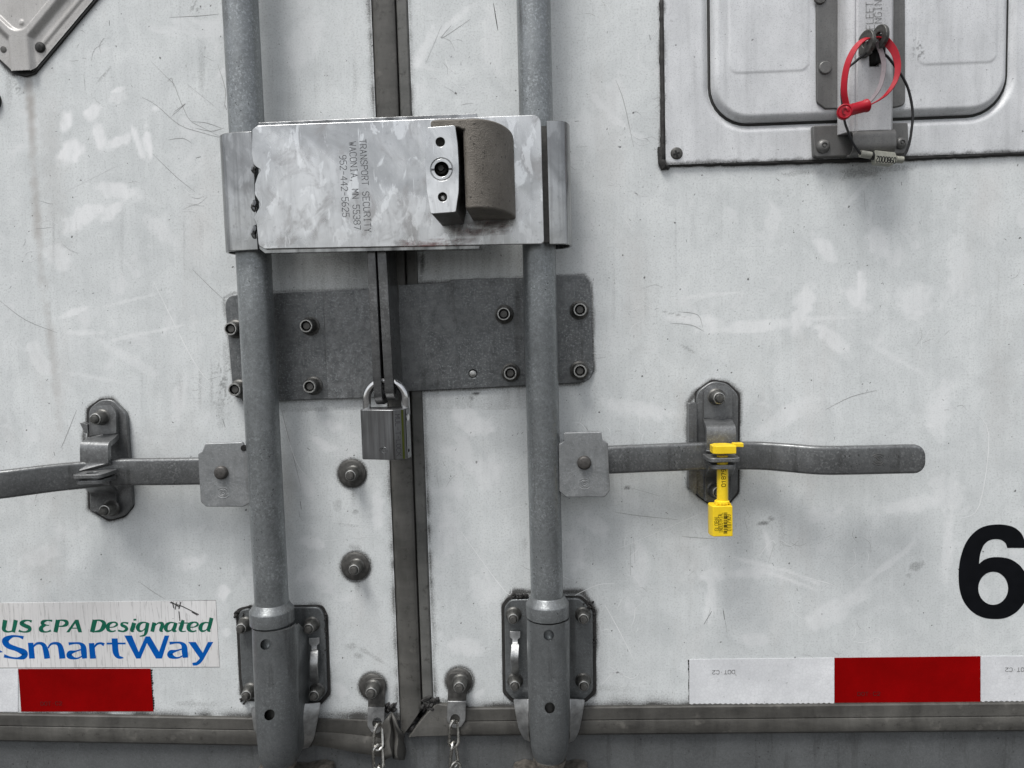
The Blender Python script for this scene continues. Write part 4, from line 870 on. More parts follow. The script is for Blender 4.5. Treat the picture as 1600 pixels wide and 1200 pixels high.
tL = bearing('left rod bearing bracket beside the sticker, its sealant bulging at top left', [(372, 955), (392, 950), (500, 949), (507, 965), (511, 1082), (497, 1098), (382, 1092), (377, 1060)], [9, 9, 12, 8, 12, 10, 10, 8],
        431, 974, 437, 1192, 24.4, [(384, 975), (488, 975), (392, 1078), (496, 1078)], [(415, 1007), (421, 1117)], [(486, 1098, 1168, 20, 1), (402, 1104, 1160, 16, -1)], (491, 1018, 1062), None, axL)
tR = bearing('right rod bearing bracket with black sealant over its upper right corner', [(788, 950), (797, 937), (905, 935), (926, 955), (927, 1080), (912, 1094), (803, 1094), (790, 1080)], [9, 12, 12, 9, 12, 10, 10, 9],
        856.5, 964, 859, 1186, 22.8, [(802.5, 960), (910.5, 960), (805, 1063), (911, 1063)], [(857.5, 992.5), (859, 1106)], [(901, 1092, 1158, 14, 1), (815, 1092, 1156, 14, -1)], (805, 1008, 1048), None, axR)
crumple(374, 960, 7, 4, 22, 2, 11, M['caulk'], 'sealant', tL, .5); crumple(395, 949, 8, 2, 6, 2, 14, M['caulk'], 'sealant', tL, .5); crumple(507, 1000, 1.5, 40, 34, 1, 15, M['caulk'], 'sealant', tL, .5); crumple(380, 1094, 6, 5, 6, 2, 16, M['caulk'], 'sealant', tL, .5)
crumple(918, 948, 9, 7, 34, 2, 12, M['caulk'], 'sealant', tR, .5); crumple(927, 985, 2, 25, 24, 1, 13, M['caulk'], 'sealant', tR, .5); crumple(812, 932, 12, 3, 20, 1, 17, M['caulk'], 'sealant', tR, .5)
# cam keepers on the sill, cut by the bottom of the photo
for i, (x, lab) in enumerate(((452, 'rusty cam keeper on the sill below the left rod bearing'), (861, 'rusty cam keeper on the sill below the right rod bearing'))):
    t = thing('cam_keeper', lab, 'cam keeper', P(x, 1215, 0), 'cam keepers on the sill')
    obj('body', MB().pprism([(x-60, 1216), (x-42, 1210), (x-18, 1215), (x+18, 1215), (x+44, 1210), (x+60, 1214), (x+62, 1262), (x-62, 1262)], -3, 28, 5), M['shoe'], t, 2.5, 3)
    for s_ in (-1, 1): obj('lobe', MB().lathe(P(x+s_*44, 1226, 26), [(0, 0), (12, 0), (12, 4), (9, 7), (0, 8)]), M['shoe'], t)

# ------------------------------------------------------------------ handle keepers
def keeper(label, base, brad, notch, strap_x, ys, ear, ear2, bolts, spur=None):
    t = thing('handle_keeper', label, 'handle keeper', P((base[0][0]+base[4][0])/2, 710, 0), 'keepers that hold the rod handles')
    obj('base_plate', MB().pprism(base, 0, 6, brad), M['forged'], t, 1.2)
    obj('rubber_pad', MB().pprism([(x+(x-(base[0][0]+base[4][0])/2)*.07, y+(y-705)*.02) for x, y in base], 0, 1.5, 8), M['caulk'], t)
    if notch: obj('side_flange', MB().pprism(notch, 0, 11, 2), M['forged'], t, 1)
    (x0, x1), (x2, x3) = strap_x; y0, y1, y2, y3, y4, y5 = ys
    c0, c1 = (x0+x1)/2, (x2+x3)/2
    # over-the-handle strap
    pl = [P(c0, y0, 8), P(c0, y0+14, 9), P(c0, y1-14, 10), P(c0, y1-4, 12), P(c0+(c1-c0)*.7, y1+5, 31), P(c1, y2, 36), P(c1, (y2+y3)/2, 37), P(c1, y3-6, 37), P(c1, y3, 39)]
    pts = []
    for i, p in enumerate(catmull(pl, 4)): pts.append(Vector(p))
    u = (P(x1, 700, 20)-P(x0, 700, 20)).x*1000; n = len(pts); w = [u*(.55 if i == 0 else .72 if i == 1 else .86 if i == 2 else .95 if i == 3 else 1) for i in range(n)]
    so = obj('strap', MB().strap(pts, w, 5.5, (1, 0, 0)), M['forged'], t, 1.4, 2, sharp=25)
    # lower strap
    pl = [P(c1+1, y4-4, 37), P(c1+1, y4+6, 35), P(c1+(c0-c1)*.5, y4+16, 22), P(c0, y4+26, 10), P(c0, y5, 8)]
    obj('strap', MB().strap([Vector(p) for p in catmull(pl, 4)], u*.95, 5.5, (1, 0, 0)), M['forged'], t, 1.4, 2, sharp=25)
    for nm, (xa, xb, y, d1, th) in (('ear', ear), ('ear', ear2)):
        a = P(xa, y, d1); b_ = P(xb, y, d1); vv_ = (a.z+b_.z)*500; ua, ub2 = a.x*1000, b_.x*1000
        pr = rc([(ua, d1), (ub2, d1), (ub2+(0), 36), (ua, 36)], [7, 7, 1, 1])
        cut = MB().cyl(W3((ua+ub2)/2, vv_-20, 54), W3((ua+ub2)/2, vv_+20, 54), 5.8, 24)
        m = MB().extrude_v(pr, vv_-th, vv_); obj(nm, m, M['forged'] if nm == 'ear' else M['alu'], t, .8, cutters=[cut])
    for x, y in bolts: bolt(t, x, y, 11, 'long', 1.05, None, M['bolt'])
    if spur: obj('spur', MB().pprism(spur, 6, 14, 1), M['forged'], t, 1)
    return t
kR = keeper('dark handle keeper on the right door, locked by the yellow bolt seal', [(1088, 613), (1113, 595), (1136, 599), (1154, 617), (1153, 769), (1138, 787), (1110, 788), (1088, 772)], [14, 16, 16, 14, 12, 14, 14, 10],
  [(1076, 630), (1089, 629), (1089, 775), (1076, 762)], ((1099, 1143.5), (1105, 1147)), (603, 662, 672, 709, 722, 782), (1108, 1158, 716, 66, 4.2), (1113, 1151.5, 727, 64, 4.2), [(1119, 620.5), (1118, 765)])
kL = keeper('dark handle keeper on the left door, its lip empty with no seal', [(138, 639), (157, 625), (175, 624), (197, 646), (207, 790), (194, 806), (170, 813), (140, 794)], [14, 14, 14, 16, 14, 14, 14, 14],
  None, ((141, 184), (128.6, 170)), (634, 687, 697, 731, 745, 800), (110, 157, 742, 66, 4.2), (115.5, 157.5, 751, 64, 4.2), [(160, 652.5), (174, 793.5)], [(124, 660), (136, 663), (138, 678), (132, 676)])

# ------------------------------------------------------------------ yellow bolt seal
ys = thing('bolt_seal', 'yellow plastic bolt seal with black lettering through the right handle keeper', 'seal', P(1128, 760, 54))
SD = 54
uc = UV(1130, 700, SD)[0]; vt = UV(1130, 709.5, 64)[1]
cu = (UV(1113, 700, 62)[0]+UV(1150, 700, 62)[0])/2
hx = [(cu-11.5, 62), (cu-8, 65.5), (cu+11.2, 65.5), (cu+11.2, 50), (cu+6, 44), (cu-6, 44), (cu-11.5, 50)]
v_hi = UV(1130, 697, 65)[1]; v_lo = UV(1130, 709.5, 65)[1]
obj('head', MB().extrude_v(hx, v_lo, v_hi), M['yellow'], ys, .7)
a = P(1150, 697, 60); obj('lever', MB().prism([UV(1146, 692.5, 60), UV(1162, 692.5, 60), UV(1162, 699, 60), UV(1152, 698.5, 60), UV(1146, 702, 60)], 53, 60), M['yellow'], ys, .5)
pa, pb = P(1129, 727, SD), P(1129, 785, SD)
sh = obj('shaft', MB().cyl(pa+Vector((0, 0, .010)), pb, 5.6, 36), M['yellow'], ys)
m = MB(); stext(m, '018790', P(1133.5, 760, SD+5.2), P(1133.5, 727, SD+5.2), 4.0, .55, (.1, -1, 0), .35); obj('lettering', m, M['ink'], sh, recalc=False)
cb = UV(1128, 786, SD)
nk = MB().lathe(P(1128, 781, SD), [(0, 0), (5.9, 0), (7.4, 1.0), (7.6, 3.2), (6.6, 3.6), (7.2, 8), (0, 8)], (0, 0, -1), 32)
nko = obj('neck', nk, M['yellow'], ys, sharp=40)
for q in range(-2, 3):
    uu = cb[0]+q*3.3; m = MB(); m.prism([(uu-.45, cb[1]+1), (uu+.45, cb[1]+1), (uu+.45+q*.5, cb[1]-4), (uu-.45+q*.5, cb[1]-4)], SD+2, SD+8.6); obj('rib', m, M['yellow'], nko)
fr = SD+9.5
uL, uR = UV(1114.5, 815, fr)[0], UV(1145, 815, fr)[0]; uLL = UV(1109, 815, SD+4)[0]
vT, vB = UV(1128, 791, fr)[1], UV(1128, 838.5, fr)[1]
pr = [(uLL, SD+4.5), (uL, fr), (uR, fr), (uR+.3, SD-9), (uL, SD-9), (uLL, SD-4)]
bo = obj('lock_body', MB().extrude_v(pr, vB, vT), M['yellow'], ys, .7)
m = MB(); stext(m, 'GLOBAL', P(1123, 829, fr), P(1122.3, 805, fr), 3.9, .36); stext(m, 'INDUSTRIAL', P(1129.2, 832, fr), P(1128.5, 801, fr), 3.6, .34); stext(m, '0187909', P(1142.5, 829, fr), P(1141.8, 804, fr), 4.0, .4); obj('lettering', m, M['ink'], bo, recalc=False)
m = MB(); r = random.Random(9); y = 801.
while y < 833:
    h = r.choice((.7, 1.2, 1.9)); m.sheet([UV(1130.5, y, fr), UV(1136.3, y, fr), UV(1136.3, y+h, fr), UV(1130.5, y+h, fr)], fr+.15); y += h+r.choice((.6, .9, 1.4))
obj('barcode', m, M['ink'], bo, recalc=False)

# ------------------------------------------------------------------ padlock
pk = thing('padlock', 'brushed steel padlock hanging from the dark hasp fins', 'padlock', P(600, 680, 50))
A = P(573.5, 640, 46); B_ = P(634, 640, 46); top = P(604, 589, 46)
cx = (A.x+B_.x)/2; hw = (B_.x-A.x)/2; zt = top.z-.004; zb = A.z-.004
pts = [Vector((A.x, A.y, zb)), Vector((A.x, A.y, (zb+zt)/2-.006))]+[Vector((cx-hw*math.cos(q), A.y, zt-hw*.92+hw*.92*math.sin(q))) for q in [math.pi*i/18 for i in range(19)]]+[Vector((B_.x, A.y, (zb+zt)/2-.006)), Vector((B_.x, A.y, zb-.002))]
obj('shackle', MB().tube(pts, 4.3, 20), M['chrome'], pk, sharp=60)
c = P(603, 679, 50); wv, dp = 21.8, 14.5
vT = P(600, 640, 64).z*1000-c.z*1000; vB = P(600, 718.5, 64).z*1000-c.z*1000
rotM = Matrix.Translation(c) @ Matrix.Rotation(R_(-11), 4, 'Z')
def loc(mb): return mb.xform(Matrix.Translation(c) @ Matrix.Rotation(R_(-15), 4, 'Z'))
def pbox(prof, v0, v1): m = MB(); m.extrude_v(prof, v0, v1); return m
prof = [(-21.5, 12.5), (-19.5, 14.5), (15.5, 14.5), (16.4, 14.0), (24.0, 7.2), (24.5, 6), (24.5, -6), (21, -14.5), (-20, -14.5), (-21.5, -12)]
body = obj('body', loc(pbox(prof, vB, vT)), M['padlock'], pk, .9, 3)
obj('edge_band', loc(pbox([(14.9, 14.55), (16.3, 14.2), (16.4, 14.35), (14.9, 14.75)], vB+.6, vT-.6)), M['rubber'], body)
obj('coloured_strip', loc(pbox([(22.3, 8.75), (23.9, 7.35), (24.05, 7.5), (22.45, 8.95)], vB+.6, vT-.6)), M['brass'], body)
obj('side_plate', loc(pbox([(24.6, 3.6), (24.6, -5.6), (25.1, -5.6), (25.1, 3.6)], vB+.4, vT-.4)), M['padlock_side'], body, .15)
m = MB(); m.lathe(Vector((.0251, -.0, (vT-9)/1000)), [(3.6, 0), (3.6, .5), (2.9, .8), (0, .8)], (1, 0, 0), 24); obj('rivet', loc(m), M['chrome'], body)
m = MB(); m.lathe(Vector((.0251, -.0, (vB+8)/1000)), [(1.6, 0), (1.6, .25), (0, .25)], (1, 0, 0), 16); obj('drain_hole', loc(m), M['hole'], body)
m = MB(); nn = Vector((6.8, -7.6, 0)).normalized(); stext(m, 'MUL-T-LOCK', W3(17.6, vT-5, 12.93), W3(17.6, vB+4, 12.93), 4.6, .6, nn, .15); obj('lettering', loc(m), M['stamp'], body, recalc=False)
m = MB(); stext(m, 'C', W3(0, vB+8, 14.5), W3(4, vB+8, 14.5), 4, .5, None, .2); m.tube([W3(5+3*math.cos(q), vB+10+3*math.sin(q), 14.6) for q in [2*math.pi*i/20 for i in range(20)]], .25, 5, True); obj('stamp', loc(m), M['padlock_side'], body, recalc=False)

# ------------------------------------------------------------------ lock box
lb = thing('lock_box', 'polished steel cargo lock box clamped across both locking rods', 'cargo lock', P(620, 290, 60))
FD = 68
cutH = []
front = [(394, 202), (402, 196), (845, 179), (850, 378), (846, 381), (413, 389), (404, 384), (401, 352), (396, 340), (404, 326), (407, 320), (398, 304), (398, 288), (403, 272), (408, 266), (396, 258), (393, 240)]
obj('front_plate', MB().pprism(front, FD-3, FD, [3, 3, 9, 5, 2, 2, 4, 4, 5, 3, 3, 5, 5, 3, 3, 5, 5]), M['steel'], lb, .7, 3)
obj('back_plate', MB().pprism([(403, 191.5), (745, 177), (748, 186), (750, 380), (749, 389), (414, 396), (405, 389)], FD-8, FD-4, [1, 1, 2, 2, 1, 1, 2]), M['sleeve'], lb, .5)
b0 = UV(413, 391, 60); b1 = UV(750, 385, 60)
pr = [(b0[1], 59), (b0[1], 24), (b0[1]+2, 24), (b0[1]+2, 59)]
ds = (b1[1]-b0[1]); 
m = MB().extrude_u(pr, b0[0], b1[0], ds)
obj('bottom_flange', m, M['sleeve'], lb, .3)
t0 = UV(403, 200, 60)
m = MB().extrude_u([(t0[1]-2, 62), (t0[1]+0, 62), (t0[1]+0, 22), (t0[1]-2, 22)], UV(425, 200, 60)[0], UV(745, 190, 60)[0], UV(745, 188, 60)[1]-t0[1])
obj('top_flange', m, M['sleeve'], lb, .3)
def sleeve(px_in, px_out, yt, yb, sg, ang=0):
    """sheet wrapped round a rod: from the front plate over the rod's outer side to its back"""
    ui, uo = UV(px_in, (yt+yb)/2, 62)[0], UV(px_out, (yt+yb)/2, RD)[0]; w = abs(uo-ui)
    o_, i_ = [], []
    cd_ = RD; 
    prof_o = [(ui, 60+3), (ui+sg*(w*.25), 62.8), (ui+sg*w*.55, 61)]+[(uo-sg*(w*.45)+sg*(w*.45)*math.sin(q), cd_+2+22*math.cos(q)) for q in [math.pi/2*i/8 for i in range(1, 9)]]+[(uo-sg*1.5, 28), (uo-sg*7, 18), (uo-sg*16, 14.5)]
    prof_i = []
    n = len(prof_o)
    for k, (x, d) in enumerate(prof_o):
        a_ = prof_o[max(k-1, 0)]; b2 = prof_o[min(k+1, n-1)]; tx, td = b2[0]-a_[0], b2[1]-a_[1]; l = math.hypot(tx, td); nx, nd = -td/l, tx/l
        s_ = -1 if sg*1 > 0 else 1
        prof_i.append((x+nx*2.6*s_, d+nd*2.6*s_))
    vt_, vb_ = UV((px_in+px_out)/2, yt, 60)[1], UV((px_in+px_out)/2, yb, 60)[1]
    sh = (UV(px_out, yt, RD)[0]-UV(px_out, yb, RD)[0])*0
    m = MB().extrude_v(prof_o+prof_i[::-1], vb_, vt_)
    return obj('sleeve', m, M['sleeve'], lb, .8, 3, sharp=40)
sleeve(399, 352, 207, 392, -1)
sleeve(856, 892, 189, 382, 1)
# dark gap edge between front plate and right sleeve comes from real depth; a web joins them
obj('web', MB().box(UV(842, 290, 60)[0], UV(858, 290, 60)[0], UV(850, 378, 60)[1], UV(850, 195, 60)[1], 52, 56), M['bolt_dark'], lb)
# weld beads at the left edge
m = MB(); r = random.Random(3)
for (y0, y1) in ((256, 270), (312, 330), (352, 372)):
    pts = [P(397+1.5*math.sin(i*1.2), y0+(y1-y0)*i/6, FD-4+r.uniform(-.5, .5)) for i in range(7)]; m.tube(pts, [1.2+1.5*math.sin(math.pi*(i+.5)/7) for i in range(7)], 8)
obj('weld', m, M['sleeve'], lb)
m = MB()
for i in range(3):
    y = (258, 318, 366)[i]; m.tube([P(394, y-2, FD-2), P(399, y, FD-3), P(404, y+5, FD-1)], [.4, 1.3, .4], 6)
obj('weld_shadow', m, M['hole'], lb) if False else None
m = MB()
stext(m, 'TRANSPORT SECURITY', P(561.5, 218, FD), P(570, 363, FD), 6.4, .55)
stext(m, 'WACONIA, MN 55387', P(545.5, 222, FD), P(553.5, 359, FD), 6.4, .55)
stext(m, '952-442-5625', P(530.5, 243, FD), P(535.5, 339, FD), 6.4, .55)
obj('stamped_lettering', m, M['stamp'], lb, recalc=False)
q = N('red_paint_smear'); tr_ = q.n('ShaderNodeBsdfTransparent'); mx_ = q.n('ShaderNodeMixShader')
nz = q.noise(120, 5, .75, q.map((.35, 1, 1))); q.p.inputs['Base Color'].default_value = (.13, .022, .018, 1); q.p.inputs['Roughness'].default_value = .5; q.p.inputs['Metallic'].default_value = .3
uvc = q.n('ShaderNodeTexCoord').outputs['Generated']; sx = q.n('ShaderNodeSeparateXYZ'); q.l(uvc, sx.inputs[0])
ex = q.mth('MULTIPLY', q.mth('MULTIPLY', sx.outputs[0], q.mth('SUBTRACT', 1.0, sx.outputs[0])), q.mth('MULTIPLY', sx.outputs[2], q.mth('SUBTRACT', 1.0, sx.outputs[2])))
fa = q.mth('MULTIPLY', q.rng(nz, .42, .62), q.rng(ex, 0, .04, 0, .5)); q.l(fa, mx_.inputs[0]); q.l(tr_.outputs[0], mx_.inputs[1]); q.l(q.p.outputs[0], mx_.inputs[2]); q.l(mx_.outputs[0], q.out.inputs[0])
for pp in ([(610, 376), (752, 369), (753, 382), (611, 388)], [(700, 346), (806, 342), (800, 366), (705, 372)]):
    m = MB(); m.sheet([UV(*t, FD+.06) for t in pp], FD+.06); obj('paint_smear', m, q.m, lb, recalc=False)
# cast shroud: the profile swings from the front back to the plate on its right
CD = 140
xf, xr = UV(727, 330, CD)[0], UV(806, 343, FD)[0]
vtop, vbot = UV(740, 184, CD)[1], UV(730, 326, CD)[1]
W_ = xr-xf
prof = [(xf, FD-1), (xf, CD-4), (xf+1, CD-1.5), (xf+4, CD)]+[(xf+W_*.16+W_*.84*math.sin(q), FD+6+(CD-FD-6)*math.cos(q)**.95) for q in [math.pi/2*i/18 for i in range(1, 18)]]+[(xr, FD+6), (xr, FD-1)]
m = MB().extrude_v(prof, vbot, vtop)
shr = obj('cast_shroud', m, M['cast'], lb, 2.2, 3, sharp=40)
xl = UV(672, 187, CD)[0]
m = MB(); m.prism(rc([(xl, vtop-7.5), (xl, vtop-.3), (xf+8, vtop-.2), (xf+8, vtop-12), (xf+.5, vtop-9.5), (xf-4, vtop-7.6)], [3.5, 3.5, 0, 0, 3, 4]), FD-1, CD-.5)
obj('shroud_lip', m, M['cast'], lb, 1.6, 3)
# puck lock body
LF = CD+3
fp = [UV(x, y, LF) for x, y in ((667, 199), (711, 195.5), (715, 225), (717, 262), (716.5, 300), (712, 331), (673, 334), (667, 300), (664.5, 262), (665, 225))]
fp = rc(fp, [2, 2, 20, 30, 20, 2, 2, 20, 30, 20])
cuts = [MB().cyl(P(688, 222, LF-8), P(688, 222, LF+5), 4.0, 28), MB().cyl(P(691.5, 308, LF-7), P(691.5, 308, LF+5), 4.0, 28), MB().cyl(P(690, 264.5, LF-16), P(690, 264.5, LF+5), 6.3, 32)]
ring = MB().lathe(P(690, 264.5, LF), [(9.2, -1.2), (9.2, 3), (10.0, 3), (10.0, -1.2), (9.2, -1.2)]); cuts.append(ring)
fc_ = [MB().cyl(P(688, 222, LF-8), P(688, 222, LF+5), 4.0, 28), MB().cyl(P(691.5, 308, LF-7), P(691.5, 308, LF+5), 4.0, 28), MB().cyl(P(690, 264.5, LF-16), P(690, 264.5, LF+5), 6.3, 32)]
pb_ = obj('lock_cylinder_body', MB().prism(fp, FD, LF-2.2), M['bolt_dark'], lb, .5, 2, cutters=fc_)
obj('face_plate', MB().prism(fp, LF-2.2, LF), M['face'], pb_, .5, 2, cutters=cuts)
m = MB()
for s_ in (-1, 1): m.box(UV(690, 264.5, LF)[0]+s_*7.8-1.3, UV(690, 264.5, LF)[0]+s_*7.8+1.3, UV(690, 264.5, LF)[1]-.9, UV(690, 264.5, LF)[1]+.9, LF+.02, LF+.12)
obj('key_notch', m, M['stamp'], pb_)
obj('key_core', MB().lathe(P(690, 264.5, LF-14), [(0, 0), (5, 0), (5, 3), (3.2, 4), (2.6, 6), (0, 6)]), M['bolt_dark'], pb_)
obj('key_core', MB().lathe(P(692.5, 309.5, LF-7), [(0, 0), (2.6, 0), (2.6, 3), (1.2, 4), (0, 4)]), M['bolt_bright'], pb_)

# ------------------------------------------------------------------ chain anchors
def chain(label, x, y, rpx, tab, hole, links, tw):
    t = thing('safety_chain', label, 'chain', P(x, y, 0), 'short chains hanging from washered bolts')
    r = rpx/pxs(0)
    obj('washer', MB().lathe(P(x, y, 0), [(0, 0), (r, 0), (r, 1.6), (r-.6, 2.3), (r-5, 2.6), (0, 2.8)]), M['bolt_dark'], t, sharp=50)
    bolt(t, x+2, y+2, 5, 'long', 1.08)
    x0, x1, yt, yb, sh = tab
    c = (x0+x1)/2
    # tab: plate under the nut, then cranked outward
    cr = yt+22
    obj('tab', MB().pprism([(x0+sh, y-12), (x1+sh, y-12), (x1+sh*.4, cr), (x0+sh*.4, cr)], 2.8, 5.2, [6, 6, 0, 0]), M['bolt_dark'], t, .5)
    hc = MB().cyl(P(hole[0], hole[1], 0), P(hole[0], hole[1], 20), 5.2, 24)
    obj('tab', MB().pprism([(x0+sh*.4, cr-1), (x1+sh*.4, cr-1), (x1, yb-12), (x1-8, yb), (x0+8, yb), (x0, yb-12)], 5.6, 8.2, [0, 0, 6, 8, 8, 6]), M['alu'], t, .6, cutters=[hc])
    # twisted links
    wr = 1.85
    for i, (lx, ly0, ly1, ang) in enumerate(links):
        a_ = P(lx, ly0, 10+3.5*i+(3 if x < 600 and i else 0)); b_ = P(lx+(1 if i else 0), ly1, 13+3.5*i+(4 if x < 600 else 0)); L = (a_-b_).length/2-.0; C_ = (a_+b_)/2; pts = []
        ax = (a_-b_).normalized()
        for k in range(28):
            q = 2*math.pi*k/28; ly = math.cos(q); lz = math.sin(q)
            w = 5.4/1000*(1 if abs(lz) > .7 else abs(lz)/.7)*math.copysign(1, lz)
            rot = R_(ang)+R_(tw)*ly*.5; pts.append(C_+ax*(L*ly)+Vector((math.cos(rot), math.sin(rot), 0))*w)
        obj('link', MB().tube(pts, wr, 10, True), M['chain'], t)
    return t
chain('left short chain on a washered bolt above the torn gasket end', 582, 1072, 21.5, (574, 600, 1085, 1146, 2), (589, 1129), [(591, 1131, 1172, 40), (590.5, 1164, 1203, 20), (592, 1196, 1236, 80), (592, 1229, 1268, 15)], 45)
chain('right short chain on a washered bolt above the intact gasket', 717.5, 1063.5, 21.5, (698, 727, 1075, 1138, 3), (711, 1124), [(709, 1126, 1167, 30), (708.5, 1159, 1199, 60), (711, 1191, 1232, 10), (711, 1225, 1264, 80)], 45)

# ------------------------------------------------------------------ vent hatch on the right door
vh = thing('vent_hatch', 'pressed square vent hatch with dark caulked edge and central latch', 'hatch', P(1330, 100, 0))
hu0, hv0 = UV(1038.5, 200)[0], UV(1320, 249)[1]; hu1, hv1 = hu0+395, hv0+300
ou0, ou1 = UV(1109, 100, 4)[0], UV(1576, 60, 4)[0]; ov0 = UV(1340, 187, 4)[1]; cr_ = 40.
def rr_sdf(U, V, u0, u1, v0, v1, r):
    cx_, cy_ = (u0+u1)/2, (v0+v1)/2; X = np.abs(U-cx_)-((u1-u0)/2-r); Y = np.abs(V-cy_)-((v1-v0)/2-r)
    return np.hypot(np.maximum(X, 0), np.maximum(Y, 0))+np.minimum(np.maximum(X, Y), 0)-r
ss = lambda x, a, b: np.clip((x-a)/(b-a), 0, 1)**2*(3-2*np.clip((x-a)/(b-a), 0, 1))
def hatch_h(A, B, U, V):
    s = rr_sdf(U, V, ou0, ou1, ov0, ov0+260, cr_)              # negative inside the opening
    h = np.where(s > 0, -2.5+6.5*ss(s, -3, 9), 0)
    h = np.where(s <= 0, -7+15.5*np.sqrt(np.clip(-s/9, 0, 1)*(2-np.clip(-s/9, 0, 1))), h)
    for a_, b_, c_ in ((UV(1136, 50)[0], UV(1259, 50)[0], UV(1200, 117)[1]), (UV(1427, 50)[0], UV(1550, 50)[0], UV(1490, 104)[1])):
        e = rr_sdf(U, V, a_, b_, c_, c_+220, 9); h = h+.55*(1-ss(e, -1.3, .9))
    return h
grid('hatch_panel', hu0, hu1, hv0, hv1, 1.15, M['hatch'], vh, hatch_h, gk=.85)
m = MB(); r = random.Random(6)
def bead(m, pts, w0, w1, seed):
    r = random.Random(seed); q = []; 
    for (a, b_) in zip(pts, pts[1:]):
        n = max(3, int(math.hypot(a[0]-b_[0], a[1]-b_[1])/6))
        for i in range(n): t = i/n; q.append((a[0]+(b_[0]-a[0])*t+r.uniform(-.6, .6), a[1]+(b_[1]-a[1])*t+r.uniform(-.6, .6)))
    q.append(pts[-1]); m.tube([P(x, y, 1.2) for x, y in q], [r.uniform(w0, w1) for _ in q], 9)
bead(m, [(1034.5, -120), (1034.5, 60), (1036, 180), (1036, 256)], 2.4, 3.4, 1); bead(m, [(1036, 257), (1150, 255), (1300, 251), (1450, 246), (1600, 239), (1700, 235)], 2.2, 3.0, 2); bead(m, [(1034, 230), (1034, 250), (1037, 262), (1042, 258)], 3.6, 5, 3)
obj('sealant', m, M['caulk'], vh)
def screw(parent, x, y, d, r, mat):
    o = obj('screw', MB().lathe(P(x, y, d), [(r, 0), (r, .8), (r*.8, 2.2), (r*.4, 2.9), (0, 3.0)], n=28), mat, parent)
    m = MB(); c_ = UV(x, y, d+3); 
    for q in (.3, .3+math.pi/2):
        dx, dy = math.cos(q)*r*.55, math.sin(q)*r*.55; m.stroke([(c_[0]-dx, c_[1]-dy, r*.3), (c_[0]+dx, c_[1]+dy, r*.3)], d+3.1+.03*(q > 1))
    obj('cross_slot', m, M['hole'], o, recalc=False)
screw(vh, 1057, 240, 3.2, 6.4, M['bolt_dark'])
q_ = []
for k in range(81):                                          # black seal lying in the groove round the inner door
    t_ = k/80
    if t_ < .3: q_.append((ou0, ov0+260-(260-cr_)*t_/.3))
    elif t_ < .4: w_ = (t_-.3)/.1*math.pi/2; q_.append((ou0+cr_-cr_*math.cos(w_), ov0+cr_-cr_*math.sin(w_)))
    elif t_ < .6: q_.append((ou0+cr_+(ou1-ou0-2*cr_)*(t_-.4)/.2, ov0))
    elif t_ < .7: w_ = (t_-.6)/.1*math.pi/2; q_.append((ou1-cr_+cr_*math.sin(w_), ov0+cr_-cr_*math.cos(w_)))
    else: q_.append((ou1, ov0+cr_+(260-cr_)*(t_-.7)/.3))
obj('groove_seal', MB().tube([W3(x, y, -.6) for x, y in q_], 1.9, 8), M['rubber'], vh)
# dark latch strip with rivets
ls = obj('latch_base', MB().pprism([(1275, -200), (1414, -200), (1415, 164), (1398, 168), (1290, 170), (1276, 160)], 7.5, 11, [0, 0, 7, 3, 3, 7]), M['latch_dark'], vh, 1.2)
obj('rivet', MB().lathe(P(1289, 106, 11), [(6.4, 0), (6.4, 1.2), (5.6, 1.9), (0, 2.0)]), M['latch_dark'], ls)
obj('rivet', MB().lathe(P(1281, -3, 11), [(6.4, 0), (6.4, 1.2), (5.6, 1.9), (0, 2.0)]), M['bolt_dark'], ls)
# latch bar: shallow channel
ux0, ux1 = UV(1322, 100, 26)[0], UV(1399, 100, 26)[0]; vb2 = UV(1360, 205, 24)[1]
pr = [(ux0-3, 11), (ux0+1, 21), (ux0+5, 24.5), (ux0+9, 25.5), (ux0+10.5, 24.2), (ux0+12, 25.6), (ux1-13, 25.8), (ux1-3, 24.6), (ux1, 21), (ux1+1, 11)]
slot = MB().box(UV(1359, 90, 27)[0], UV(1375, 90, 27)[0], UV(1366, 103, 27)[1], UV(1366, 60, 27)[1], 17, 40)
lbv = obj('latch_bar', MB().extrude_v(pr, vb2, hv1+40), M['latch'], vh, .8, cutters=[slot])
m = MB(); stext(m, 'FLEET', P(1364.5, 45, 26), P(1364.5, 3, 26), 7, .45); stext(m, 'ENGINEERS', P(1377.5, 45, 26), P(1377.5, -38, 26), 7, .45); obj('raised_lettering', m, M['latch_dark'], lbv, recalc=False)
obj('slot_pad', MB().box(UV(1359, 90, 18)[0], UV(1375, 90, 18)[0], UV(1366, 103, 18)[1], UV(1366, 60, 18)[1], 12, 31), M['hole'], lbv, 1)
